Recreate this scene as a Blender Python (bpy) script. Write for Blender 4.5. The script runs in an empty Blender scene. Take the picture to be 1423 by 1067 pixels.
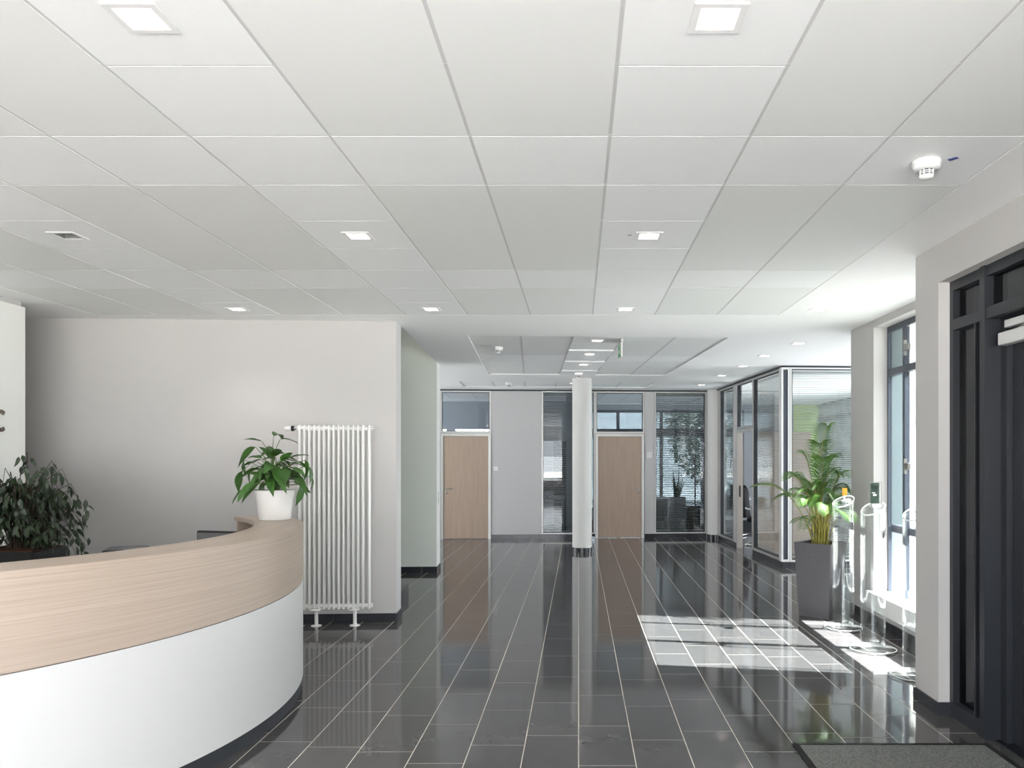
import bpy, bmesh, math, random
from mathutils import Vector, Matrix
sc = bpy.context.scene
COL = sc.collection
PI = math.pi
def lin(c):
    c = c/255.0
    return c/12.92 if c <= .04045 else ((c+.055)/1.055)**2.4
def rgb(r, g, b): return (lin(r), lin(g), lin(b), 1)

# ------------------------------------------------------------------ camera, world, sun, exposure
H = 1.604
cd = bpy.data.cameras.new('camera'); cam = bpy.data.objects.new('camera', cd); COL.objects.link(cam)
cam.location = (0, 0, H); cam.rotation_euler = (PI/2, 0, 0)
cd.sensor_width = 36; cd.lens = 1085/1423*36
cd.shift_x = -(804-711.5)/1423; cd.shift_y = (635-533.5)/1423
cd.clip_start = .05; cd.clip_end = 300
sc.camera = cam
w = bpy.data.worlds.new('world'); sc.world = w; w.use_nodes = True
bg = w.node_tree.nodes['Background']; bg.inputs[0].default_value = (.90, .95, 1, 1); bg.inputs[1].default_value = 2.6
sl = bpy.data.lights.new('sun', 'SUN'); sun = bpy.data.objects.new('sun', sl); COL.objects.link(sun)
sl.energy = 34.0; sl.angle = math.radians(.6); sl.color = (1, .97, .93)
sun.location = (12, -2, 14)
sun.rotation_euler = Vector((1.03, -.17, 1)).to_track_quat('Z', 'Y').to_euler()
def area(name, loc, aim, sx, sy, e, col=(1, 1, 1)):
    l = bpy.data.lights.new(name, 'AREA'); l.shape = 'RECTANGLE'; l.size = sx; l.size_y = sy; l.energy = e; l.color = col
    o = bpy.data.objects.new(name, l); COL.objects.link(o); o.location = loc
    o.rotation_euler = (-Vector(aim)).to_track_quat('Z', 'Y').to_euler(); return o
# unseen area lamps added to brighten hall and offices, in place of window daylight
area('fill_front', (-.5, -2.9, 1.1), (.3, .8, 1), 6.0, 1.6, 72, (.95, .98, 1))  # added lamp, tilted up to brighten the ceiling
area('fill_right', (2.15, -1.6, 1.2), (-1, .35, .4), 2.2, 1.9, 14, (.95, .98, 1))
area('fill_bay', (5.95, 10.0, .85), (-1, -.14, .15), 3.0, 1.4, 58, (.95, .98, 1))
area('fill_corridor', (-6.0, 13.3, 1.0), (1, -.15, .8), 2.6, 1.7, 52, (.95, .98, 1))  # added to lift the rear hall; no window stands behind it
area('fill_office', (5.9, 14.5, 1.05), (-1, .1, .1), 3.8, 1.5, 90, (.95, .98, 1))  # added inside the glazing to brighten the side office
area('fill_office_left', (-6.2, 17.0, 1.2), (1, 0, .8), 2.0, 1.6, 60, (.92, .96, 1))  # added fill for the left office, no opening on this side
vs = sc.view_settings
vs.view_transform = 'Standard'; vs.look = 'None'; vs.gamma = 1; vs.exposure = 1.42; vs.use_curve_mapping = False
cy = sc.cycles
cy.use_denoising = True; cy.max_bounces = 10; cy.diffuse_bounces = 5; cy.glossy_bounces = 5
cy.transmission_bounces = 8; cy.transparent_max_bounces = 24
cy.sample_clamp_indirect = 6; cy.blur_glossy = .6; cy.caustics_refractive = False

# ------------------------------------------------------------------ materials
def mat(name, col, rough=.6, spec=.5, metal=0, noise=None, bump=None, emit=None, obj_rand=0):
    m = bpy.data.materials.new(name); m.use_nodes = True
    nt = m.node_tree; N = nt.nodes; L = nt.links; b = N['Principled BSDF']
    b.inputs['Base Color'].default_value = col; b.inputs['Roughness'].default_value = rough
    b.inputs['Specular IOR Level'].default_value = spec; b.inputs['Metallic'].default_value = metal
    tc = None
    def coord(scale):
        nonlocal tc
        tc = tc or N.new('ShaderNodeTexCoord')
        mp = N.new('ShaderNodeMapping'); L.new(tc.outputs['Object'], mp.inputs[0]); mp.inputs['Scale'].default_value = scale
        return mp.outputs[0]
    out = None
    if noise:
        scale, amount = noise[0], noise[1]
        n = N.new('ShaderNodeTexNoise'); n.inputs['Scale'].default_value = 1; n.inputs['Detail'].default_value = 5
        L.new(coord(scale if isinstance(scale, tuple) else (scale,)*3), n.inputs['Vector'])
        r = N.new('ShaderNodeMapRange'); L.new(n.outputs['Fac'], r.inputs[0]); r.inputs[1].default_value = .25; r.inputs[2].default_value = .75
        r.inputs[3].default_value = 1-amount; r.inputs[4].default_value = 1+amount
        out = r.outputs[0]
    if obj_rand:
        oi = N.new('ShaderNodeObjectInfo') if obj_rand > 0 else N.new('ShaderNodeNewGeometry')
        r2 = N.new('ShaderNodeMapRange'); L.new(oi.outputs['Random' if obj_rand > 0 else 'Random Per Island'], r2.inputs[0])
        r2.inputs[3].default_value = 1-abs(obj_rand); r2.inputs[4].default_value = 1+abs(obj_rand)
        if out:
            mm = N.new('ShaderNodeMath'); mm.operation = 'MULTIPLY'; L.new(out, mm.inputs[0]); L.new(r2.outputs[0], mm.inputs[1]); out = mm.outputs[0]
        else: out = r2.outputs[0]
    if out:
        vm = N.new('ShaderNodeVectorMath'); vm.operation = 'SCALE'; vm.inputs[0].default_value = col[:3]
        L.new(out, vm.inputs['Scale']); L.new(vm.outputs[0], b.inputs['Base Color'])
    if bump:
        scale, strength = bump
        n = N.new('ShaderNodeTexNoise'); n.inputs['Scale'].default_value = 1; n.inputs['Detail'].default_value = 3
        L.new(coord(scale if isinstance(scale, tuple) else (scale,)*3), n.inputs['Vector'])
        bm = N.new('ShaderNodeBump'); bm.inputs['Strength'].default_value = strength; bm.inputs['Distance'].default_value = .01
        L.new(n.outputs['Fac'], bm.inputs['Height']); L.new(bm.outputs[0], b.inputs['Normal'])
    if emit:
        b.inputs['Emission Color'].default_value = emit[0]; b.inputs['Emission Strength'].default_value = emit[1]
    return m
def thin_glass(name, tint, base, edge, rough=0.0):
    """clear sheet: see-through, with reflection growing towards grazing angles"""
    m = bpy.data.materials.new(name); m.use_nodes = True
    nt = m.node_tree; N = nt.nodes; L = nt.links; N.remove(N['Principled BSDF'])
    t = N.new('ShaderNodeBsdfTransparent'); t.inputs[0].default_value = tint
    g = N.new('ShaderNodeBsdfGlossy'); g.inputs['Roughness'].default_value = rough; g.inputs['Color'].default_value = (1, 1, 1, 1)
    lw = N.new('ShaderNodeLayerWeight'); lw.inputs['Blend'].default_value = .5
    p = N.new('ShaderNodeMath'); p.operation = 'POWER'; L.new(lw.outputs['Facing'], p.inputs[0]); p.inputs[1].default_value = 4
    r = N.new('ShaderNodeMapRange'); L.new(p.outputs[0], r.inputs[0]); r.inputs[3].default_value = base; r.inputs[4].default_value = edge
    x = N.new('ShaderNodeMixShader'); L.new(r.outputs[0], x.inputs[0]); L.new(t.outputs[0], x.inputs[1]); L.new(g.outputs[0], x.inputs[2])
    L.new(x.outputs[0], N['Material Output'].inputs[0])
    return m
def polar_wood(name, dark, light):
    """straight grain running round the desk's curve"""
    m = bpy.data.materials.new(name); m.use_nodes = True
    nt = m.node_tree; N = nt.nodes; L = nt.links; b = N['Principled BSDF']; b.inputs['Roughness'].default_value = .42
    tc = N.new('ShaderNodeTexCoord'); sx = N.new('ShaderNodeSeparateXYZ'); L.new(tc.outputs['Object'], sx.inputs[0])
    at = N.new('ShaderNodeMath'); at.operation = 'ARCTAN2'; L.new(sx.outputs[1], at.inputs[0]); L.new(sx.outputs[0], at.inputs[1])
    ln = N.new('ShaderNodeVectorMath'); ln.operation = 'LENGTH'; L.new(tc.outputs['Object'], ln.inputs[0])
    cb = N.new('ShaderNodeCombineXYZ'); L.new(at.outputs[0], cb.inputs[0]); L.new(sx.outputs[2], cb.inputs[1]); L.new(ln.outputs['Value'], cb.inputs[2])
    mp = N.new('ShaderNodeMapping'); L.new(cb.outputs[0], mp.inputs[0]); mp.inputs['Scale'].default_value = (2.2, 120, 120)
    mp.inputs['Rotation'].default_value = (0, 0, .0)
    n = N.new('ShaderNodeTexNoise'); n.inputs['Scale'].default_value = 1; n.inputs['Detail'].default_value = 6; n.inputs['Roughness'].default_value = .65
    L.new(mp.outputs[0], n.inputs['Vector'])
    mp2 = N.new('ShaderNodeMapping'); L.new(cb.outputs[0], mp2.inputs[0]); mp2.inputs['Scale'].default_value = (.8, 9, 9)
    n2 = N.new('ShaderNodeTexNoise'); n2.inputs['Scale'].default_value = 1; n2.inputs['Detail'].default_value = 2; L.new(mp2.outputs[0], n2.inputs['Vector'])
    ad = N.new('ShaderNodeMath'); ad.operation = 'MULTIPLY_ADD'; L.new(n2.outputs['Fac'], ad.inputs[0]); ad.inputs[1].default_value = .35; L.new(n.outputs['Fac'], ad.inputs[2])
    r = N.new('ShaderNodeValToRGB'); L.new(ad.outputs[0], r.inputs[0])
    r.color_ramp.elements[0].position = .42; r.color_ramp.elements[0].color = dark
    r.color_ramp.elements[1].position = .92; r.color_ramp.elements[1].color = light
    L.new(r.outputs[0], b.inputs['Base Color'])
    return m

M = {}
M['plaster'] = mat('plaster', rgb(232, 231, 229), .85, .3, noise=(30, .012), bump=(260, .05))
M['wall'] = mat('wall_paint', rgb(200, 198, 197), .85, .3, noise=(3, .01), bump=(300, .06))
M['wall_white'] = mat('wall_paint_white', rgb(236, 236, 233), .8, .3)
M['sage'] = mat('wall_paint_sage', rgb(240, 245, 238), .85, .3, bump=(260, .05))
M['ceil'] = mat('ceiling_plaster', rgb(246, 246, 246), .85, .25, noise=(25, .008))
M['panel'] = mat('ceiling_panel', rgb(237, 238, 237), .50, .4, noise=(60, .008), obj_rand=.006)
M['panel_pale'] = mat('ceiling_panel_pale', rgb(245, 246, 247), .50, .4, noise=(60, .008), obj_rand=.006)
M['rail'] = mat('ceiling_rail', rgb(208, 208, 208), .5, .5)
M['tile'] = mat('floor_tile', rgb(76, 75, 76), .07, .5, noise=(7, .06), obj_rand=.07)
M['tile_far'] = mat('floor_tile_far', rgb(76, 75, 76), .07, .5, noise=(7, .06), obj_rand=-.07)
M['grout'] = mat('grout', rgb(212, 206, 195), .8, .3)
M['skirt'] = mat('baseboard_tile', rgb(50, 52, 58), .18, .5, noise=(12, .12), obj_rand=.08)
M['alu'] = mat('aluminium', rgb(196, 196, 194), .38, .5, .55)
M['alu_light'] = mat('white_aluminium', rgb(226, 226, 226), .35, .5, .2)
M['alu_dark'] = mat('dark_gasket', rgb(52, 54, 60), .5, .4)
M['part_panel'] = mat('partition_panel', rgb(206, 204, 205), .6, .4, bump=(300, .03))
M['anthracite'] = mat('anthracite_frame', rgb(40, 43, 49), .38, .5)
M['frame_win'] = mat('window_frame_grey', rgb(70, 76, 88), .35, .5)
M['chrome'] = mat('chrome', rgb(205, 205, 208), .16, .5, 1)
M['steel'] = mat('brushed_steel', rgb(170, 168, 165), .32, .5, 1)
M['black'] = mat('black_plastic', rgb(22, 22, 25), .45, .5)
M['dark_blue'] = mat('dark_device', rgb(40, 43, 52), .35, .5)
M['fabric_black'] = mat('black_fabric', rgb(20, 21, 25), .9, .2, bump=(400, .3))
M['white'] = mat('white_lacquer', rgb(238, 238, 238), .3, .5)
M['white_gloss'] = mat('white_gloss_sill', rgb(238, 238, 238), .09, .7)
M['rad'] = mat('radiator_enamel', rgb(240, 240, 238), .28, .5)
M['white_panel'] = mat('desk_laminate', rgb(222, 222, 222), .38, .45)
M['oak'] = polar_wood('oak_laminate', rgb(172, 154, 139), rgb(199, 183, 169))
M['oak_edge'] = mat('oak_edge', rgb(190, 160, 128), .5, .4, noise=(40, .08))
M['door_wood'] = mat('door_veneer', rgb(180, 158, 142), .42, .4, noise=((34, 34, 1.6), .09))
M['glass'] = thin_glass('partition_glass', (.92, .94, .94, 1), .06, .75)
M['glass_grey'] = thin_glass('office_glass', (.80, .83, .84, 1), .03, .6)
M['glass_tint'] = thin_glass('tinted_glass', (.68, .71, .71, 1), .05, .6)
M['glass_solar'] = thin_glass('solar_glass', (.26, .29, .30, 1), .06, .5)
M['glass_grey2'] = thin_glass('grey_glass', (.27, .30, .33, 1), .05, .5)
M['glass_clear'] = thin_glass('clear_glass', (.95, .97, .97, 1), .04, .6)
M['glass_dark'] = thin_glass('dark_glass', (.30, .33, .38, 1), .06, .35)
M['acrylic'] = thin_glass('acrylic', (.975, .985, .985, 1), .035, .8, .03)
M['acrylic_edge'] = mat('acrylic_edge', rgb(245, 248, 248), .1, .6)  # opaque near-white stands in for window light refracted at acrylic rims
M['slat'] = mat('blind_slat', rgb(176, 178, 178), .45, .5, .1)
M['pot_white'] = mat('white_pot', rgb(232, 230, 228), .45, .45)
M['pot_grey'] = mat('grey_planter', rgb(98, 97, 100), .36, .5, .1, noise=(30, .05))
M['pot_dark'] = mat('dark_planter', rgb(26, 27, 28), .5, .4)
M['soil'] = mat('soil', rgb(82, 56, 40), .95, .1, noise=(60, .4), bump=(80, 1))
M['leaf'] = mat('leaf_green', rgb(66, 106, 46), .38, .5, noise=(14, .25), obj_rand=.28)
M['palm'] = mat('palm_green', rgb(74, 112, 42), .45, .5, noise=(14, .2), obj_rand=.25)
M['palm_stem'] = mat('palm_stem', rgb(150, 142, 66), .5, .4, noise=(20, .35))
M['ficus'] = mat('ficus_green', rgb(46, 62, 40), .42, .5, obj_rand=.3)
M['ficus_mass'] = mat('ficus_green_mass', rgb(44, 58, 38), .42, .5, obj_rand=-.3)
M['stem'] = mat('green_stem', rgb(84, 108, 58), .5, .4)
M['twig'] = mat('twig', rgb(66, 54, 46), .7, .3)
M['mat'] = mat('door_mat', rgb(134, 136, 134), .98, .1, noise=(150, .6), bump=(300, 1))
M['mat_edge'] = mat('mat_rubber', rgb(36, 36, 38), .8, .2)
M['letter'] = mat('letter_bronze', rgb(96, 84, 76), .4, .5, .3)
M['lamp_glow'] = mat('lamp_glow', (1, 1, 1, 1), .5, emit=((1, .93, .88, 1), 2.2))
M['lamp_refl'] = mat('lamp_reflector', rgb(244, 238, 236), .35, .5)
M['lamp_off'] = mat('lamp_unlit', rgb(120, 120, 120), .4, .5)
M['slot'] = mat('detector_slot', rgb(70, 72, 76), .6, .3)
M['green_sign'] = mat('exit_green', rgb(40, 168, 98), .4, .4)
M['orange'] = mat('orange_card', rgb(244, 158, 44), .5, .4)
M['card_dark'] = mat('dark_card', rgb(38, 52, 44), .4, .4, noise=(46, .7))
M['card_print'] = mat('card_print', rgb(214, 218, 214), .5, .4)
M['sticker'] = mat('blue_sticker', rgb(74, 88, 150), .5, .4)
M['pave'] = mat('pavement', rgb(206, 204, 199), .9, .2, noise=(2, .08))
M['render_white'] = mat('outside_render', rgb(226, 226, 222), .9, .2)
M['clad'] = mat('blue_grey_cladding', rgb(96, 112, 118), .55, .4)
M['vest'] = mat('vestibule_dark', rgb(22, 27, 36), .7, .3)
M['green_wall'] = mat('lime_wall', rgb(196, 218, 142), .8, .3)
M['beige'] = mat('beige_board', rgb(226, 214, 184), .6, .3)
M['grey_wall'] = mat('office_grey', rgb(172, 176, 184), .85, .3)
M['desk_grey'] = mat('grey_board', rgb(150, 152, 156), .5, .4)
M['carpet'] = mat('office_carpet', rgb(66, 66, 70), .95, .1, noise=(200, .2))
M['leaf_out'] = mat('outdoor_leaf', rgb(142, 150, 136), .6, .3, obj_rand=-.3)
M['screen'] = mat('screen_grey', rgb(120, 120, 122), .25, .5)

# ------------------------------------------------------------------ mesh helpers
class MB:
    def __init__(s): s.v = []; s.f = []; s.mi = []; s.sm = []
    def add(s, vs, fs, mi=0, smooth=False):
        o = len(s.v); s.v += [tuple(p) for p in vs]
        for f in fs: s.f.append([i+o for i in f]); s.mi.append(mi); s.sm.append(smooth)
        return s
    def box(s, x0, x1, y0, y1, z0, z1, mi=0, mx=None):
        p = [Vector((x, y, z)) for z in (z0, z1) for y in (y0, y1) for x in (x0, x1)]
        if mx: p = [mx @ q for q in p]
        return s.add(p, [(0, 2, 3, 1), (4, 5, 7, 6), (0, 1, 5, 4), (1, 3, 7, 5), (3, 2, 6, 7), (2, 0, 4, 6)], mi)
    def cbox(s, x0, x1, y0, y1, z0, z1, c=.004, mi=0, mx=None):
        """box with chamfered edges"""
        bm = bmesh.new(); bmesh.ops.create_cube(bm, size=1)
        for v in bm.verts: v.co = ((x0+x1)/2+v.co.x*(x1-x0), (y0+y1)/2+v.co.y*(y1-y0), (z0+z1)/2+v.co.z*(z1-z0))
        bmesh.ops.bevel(bm, geom=bm.edges[:], offset=c, segments=1, affect='EDGES', clamp_overlap=True)
        bm.verts.index_update(); p = [v.co.copy() for v in bm.verts]; fs = [[v.index for v in f.verts] for f in bm.faces]; bm.free()
        if mx: p = [mx @ q for q in p]
        return s.add(p, fs, mi)
    def frame(s, x0, x1, z0, z1, wd, y0, y1, mi=0, wb=None, wt=None):
        """rectangular frame in the x-z plane, y0..y1 deep"""
        wb = wd if wb is None else wb; wt = wd if wt is None else wt
        s.box(x0, x0+wd, y0, y1, z0, z1, mi); s.box(x1-wd, x1, y0, y1, z0, z1, mi)
        s.box(x0+wd, x1-wd, y0, y1, z0, z0+wb, mi); s.box(x0+wd, x1-wd, y0, y1, z1-wt, z1, mi); return s
    def lathe(s, prof, n=32, mi=0, c=(0, 0), smooth=True, close=False):
        vs = []; fs = []; k = len(prof)
        for i in range(n):
            a = 2*PI*i/n
            for r, z in prof: vs.append((c[0]+r*math.cos(a), c[1]+r*math.sin(a), z))
        for i in range(n):
            j = (i+1) % n
            for q in range(k-1 if not close else k):
                q2 = (q+1) % k
                fs.append((i*k+q, j*k+q, j*k+q2, i*k+q2))
        return s.add(vs, fs, mi, smooth)
    def tube(s, pts, r, n=6, mi=0, cap=True, smooth=True):
        pts = [Vector(p) for p in pts]; k = len(pts)
        rs = r if isinstance(r, (list, tuple)) else [r]*k
        vs = []; fs = []
        for i, p in enumerate(pts):
            d = (pts[min(i+1, k-1)]-pts[max(i-1, 0)]).normalized()
            a = d.cross(Vector((0, 0, 1)));
            if a.length < 1e-3: a = Vector((1, 0, 0))
            a.normalize(); b = d.cross(a)
            for q in range(n):
                t = 2*PI*q/n; vs.append(p+(a*math.cos(t)+b*math.sin(t))*rs[i])
        for i in range(k-1):
            for q in range(n):
                fs.append((i*n+q, i*n+(q+1) % n, (i+1)*n+(q+1) % n, (i+1)*n+q))
        s.add(vs, fs, mi, smooth)
        if cap: s.add(vs[:n], [tuple(range(n))[::-1]], mi); s.add(vs[-n:], [tuple(range(n))], mi)
        return s
    def arc(s, r0, r1, a0, a1, z0, z1, n=64, mi=0, smooth=True):
        """ring segment; z0,z1 may be functions of the angle"""
        F = lambda z, a: z(a) if callable(z) else z
        vs = []
        for i in range(n+1):
            a = a0+(a1-a0)*i/n; c, d = math.cos(a), math.sin(a)
            for r, z in ((r0, F(z0, a)), (r1, F(z0, a)), (r1, F(z1, a)), (r0, F(z1, a))): vs.append((r*c, r*d, z))
        for q in range(4):   # each side its own verts so that the edges stay crisp
            p = []; fs = []
            for i in range(n+1): p += [vs[i*4+q], vs[i*4+(q+1) % 4]]
            for i in range(n): fs.append((i*2, i*2+2, i*2+3, i*2+1))
            s.add(p, fs, mi, smooth)
        s.add(vs[:4], [(0, 1, 2, 3)], mi); s.add(vs[-4:], [(3, 2, 1, 0)], mi)
        return s
    def mesh(s, name, mats):
        me = bpy.data.meshes.new(name); me.from_pydata(s.v, [], s.f)
        for m in (mats if isinstance(mats, (list, tuple)) else [mats]): me.materials.append(M[m])
        me.polygons.foreach_set('material_index', s.mi); me.polygons.foreach_set('use_smooth', s.sm)
        bm = bmesh.new(); bm.from_mesh(me); bmesh.ops.recalc_face_normals(bm, faces=bm.faces); bm.to_mesh(me); bm.free()
        me.update(); return me
    def build(s, name, mats, parent=None, loc=None, rz=0, **kw):
        return put(s.mesh(name, mats), name, parent, loc, rz, **kw)
def put(me, name, parent=None, loc=None, rz=0, **kw):
    o = bpy.data.objects.new(name, me); COL.objects.link(o)
    if parent: o.parent = parent
    if loc is not None: o.location = loc
    o.rotation_euler = (0, 0, rz)
    for k, v in kw.items(): o[k] = v
    return o
def empty(name, loc=(0, 0, 0), rz=0, **kw): return put(None, name, None, loc, rz, **kw)
def thing(name, label, cat, loc=(0, 0, 0), rz=0, group=None):
    o = empty(name, loc, rz); return tag(o, label, cat, group)
def tag(o, label, cat, group=None):
    o['label'] = label; o['category'] = cat
    if group: o['group'] = group
    return o
def dup(root, loc, rz=0, label=None):
    r = root.copy(); COL.objects.link(r); r.location = loc; r.rotation_euler = (0, 0, rz)
    if label: r['label'] = label
    for ch in list(root.children):
        c = ch.copy(); COL.objects.link(c); c.parent = r
        for g in ch.children:
            d = g.copy(); COL.objects.link(d); d.parent = c
    return r
ST = dict(kind='structure')

# the back hall and the side walls stand a little askew to the floor grid
TH = math.atan(.0608); U = Vector((math.cos(TH), math.sin(TH), 0)); V = Vector((-math.sin(TH), math.cos(TH), 0))
CEIL = 2.929
A0 = Vector((-1.783, 7.632, 0))     # free corner of the radiator wall
P0 = A0 + V*3.25                    # free corner of the passage pier
B0 = Vector((-2.70, 15.26, 0))      # left end of the glazed back wall
C0 = Vector((2.966, 11.31, 0))      # front corner of the glazed side office
DC = (-4.373, 4.686)                # centre of the desk's curve
def loc2(o, x, y, z=0): return o + U*x + V*y + Vector((0, 0, z))

# ------------------------------------------------------------------ floor
floor = MB().box(-6.6, 6.3, -3.2, 20.1, -.12, -.0007).build('floor', 'grout', **ST)
J = .005
full = MB().box(J/2, .3-J/2, J/2, .6-J/2, -.02, 0).mesh('floor_tile', 'tile')
known = {-4: .05, -3: .49, -2: .15, -1: .30, 0: .46, 1: .23, 2: .37, 3: .05}
random.seed(4)
cand = []; rest = MB()
for i in range(-21, 21):
    off = known.get(i, None)
    if off is None: off = random.choice([.05, .12, .2, .27, .34, .41, .48, .55])
    for j in range(-6, 27):
        x, y = i*.3, j*.6+off-.6
        if y > 15.6 or x > 6: continue
        xc, yc = x+.15, y+.3
        ok = 3.9 < yc < 10.6
        if ok:
            px = 804+1085*xc/yc; py = 635+1085*H/yc
            ok = -20 < px < 1445 and py < 1095
            if yc > 7.75 and xc < -2.0+(yc > 8)*.0: ok = False
            if math.hypot(xc-DC[0], yc-DC[1]) < 2.45: ok = False
            if xc < -3.2 or xc > (2.3 if yc < 5.3 else 2.95): ok = False
        (cand.append((yc, x, y)) if ok else rest.box(x+J/2, x+.3-J/2, y+J/2, y+.6-J/2, -.02, 0))
cand.sort()
for yc, x, y in cand[:298]: put(full, 'floor_tile', floor, (x, y, 0))
for yc, x, y in cand[298:]: rest.box(x+J/2, x+.3-J/2, y+J/2, y+.6-J/2, -.02, 0)
rest.build('tile_field', 'tile_far', floor, kind='stuff')
MB().box(-6.5, 6.1, 15.75, 20, -.004, .002).build('office_carpet', 'carpet', floor)

# ------------------------------------------------------------------ ceiling
LAMPS = []    # (x, y, rotation, lit, label)
T = .5795; X0 = .13 - 8*T; NX = 11; Y1 = 7.283; NY = 10      # main panel field, 10 rows back from Y1
R0 = Vector((-1.208, 8.51, 0)); S2 = .576                    # rear field in the skewed grid
R3 = loc2(R0, -S2, 5.15)                                     # last field, along the back wall
holes = [[(X0, Y1-NY*T), (X0+NX*T, Y1-NY*T), (X0+NX*T, Y1), (X0, Y1)]]
def rect(o, x0, x1, y0, y1): return [tuple(loc2(o, x, y))[:2] for x, y in ((x0, y0), (x1, y0), (x1, y1), (x0, y1))]
holes.append(rect(R0, 0, 5*S2, 0, 7*S2)); holes.append(rect(R3, 0, 6*S2, 0, 2*S2))
R4 = loc2(B0, -1.2, .5); R5 = loc2(B0, 2.75, .5)
holes.append(rect(R4, 0, 6*S2, 0, 4*S2)); holes.append(rect(R5, 0, 5*S2, 0, 6*S2))
HL = .062                                                    # half side of a lamp opening
plaster_lamps = [(2.15, 7.01), (2.56, 9.10), (2.43, 10.2), (2.40, 11.4) , (2.325, 12.67), (2.25, 14.3)]
for x, y in plaster_lamps: holes.append(rect(Vector((x, y, 0)), -HL, HL, -HL, HL))
outer = [(-6.5, -3.1), (2.95, -3.1), (2.95, 8.3), (6.15, 8.3), (6.15, 20), (-6.5, 20), tuple(loc2(P0, -4.5, .1))[:2], tuple(loc2(P0, 0, .1))[:2],
         tuple(loc2(A0, 0, .2))[:2], tuple(loc2(A0, -4.7, .2))[:2]]
bm = bmesh.new()
for loop in [outer]+holes:
    vs_ = [bm.verts.new((x, y, CEIL)) for x, y in loop]
    for a, b in zip(vs_, vs_[1:]+vs_[:1]): bm.edges.new((a, b))
bmesh.ops.triangle_fill(bm, edges=bm.edges[:], use_beauty=True)
be = [e for e in bm.edges if len(e.link_faces) == 1]
ex = bmesh.ops.extrude_edge_only(bm, edges=be)
for v in [g for g in ex['geom'] if isinstance(g, bmesh.types.BMVert)]: v.co.z += .03
bmesh.ops.recalc_face_normals(bm, faces=bm.faces)
me = bpy.data.meshes.new('ceiling'); bm.to_mesh(me); bm.free(); me.materials.append(M['ceil'])
ceiling = put(me, 'ceiling', **ST)
G = .014      # gap between panel columns
cache = {}
DZ = [0]
def panel(o, rz, x0, y0, wx, wy, pale, lamp=False):
    key = (round(wx, 3), round(wy, 3), pale, lamp, DZ[0])
    if key not in cache:
        m = MB(); a, b, c, d = -wx/2+G/2, wx/2-G/2, -wy/2+.0042, wy/2-.0042
        if not lamp: m.box(a, b, c, d, 0, .012)
        else:
            m.box(a, -HL, c, d, 0, .012); m.box(HL, b, c, d, 0, .012); m.box(-HL, HL, c, -HL, 0, .012); m.box(-HL, HL, HL, d, 0, .012)
            if DZ[0]: m.v = [(x, y, z-DZ[0]) if z < .005 else (x, y, z) for x, y, z in m.v]
        cache[key] = m.mesh('ceiling_panel', 'panel_pale' if pale else 'panel')
    p = Matrix.Rotation(rz, 4, 'Z') @ Vector((x0+wx/2, y0+wy/2, 0)) + o
    put(cache[key], 'ceiling_panel', ceiling, (p.x, p.y, CEIL+.001+DZ[0]), rz)
    return p
def field(o, rz, t, nx, rows, lampcols, lamprows, off=(), skip=()):
    """rows: list of (first row, count of rows) for the wide-panel columns; lamp columns are always single"""
    for i in range(nx):
        if i in lampcols:
            for j in range(sum(c for _r, c in rows)):
                p = panel(o, rz, i*t, j*t, t, t, True, (i, j) in lamprows)
                if (i, j) in lamprows: LAMPS.append((p.x, p.y, rz, (i, j) not in off))
        else:
            for r, c in rows: panel(o, rz, i*t, r*t, t, c*t, c == 1)
    n = sum(c for _r, c in rows)
    for i in range(nx+1):
        m = MB().box(-.012, .012, 0, n*t, .0028, .02)
        p = Matrix.Rotation(rz, 4, 'Z') @ Vector((i*t, 0, 0)) + o
        m.build('ceiling_rail', 'rail', ceiling, (p.x, p.y, CEIL+DZ[0]*.75), rz)
    m = MB()
    for j in range(n+1): m.box(0, nx*t, j*t-.012, j*t+.012, .0018, .012)
    m.build('cross_rail', 'rail', ceiling, (o.x, o.y, CEIL+DZ[0]), rz, kind='stuff')
field(Vector((X0, Y1-NY*T, 0)), 0, T, NX, [(0, 3), (3, 1), (4, 3), (7, 1), (8, 2)], {2, 5, 8},
      {(2, 1), (5, 1), (8, 1), (2, 5), (5, 5), (8, 5), (2, 9), (5, 9), (8, 9)}, off={(2, 5)})
DZ[0] = .016
field(R0, TH, S2, 5, [(0, 3), (3, 1), (4, 3)], {2}, {(2, 0), (2, 2), (2, 4), (2, 6)})
field(R3, TH, S2, 6, [(0, 1), (1, 1)], {3}, {(3, 0)})
field(R4, TH, S2, 6, [(0, 3), (3, 1)], {5}, set())
field(R5, TH, S2, 5, [(0, 3), (3, 3)], {3}, set())
for x, y in plaster_lamps: LAMPS.append((x, y, TH, True))
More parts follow.
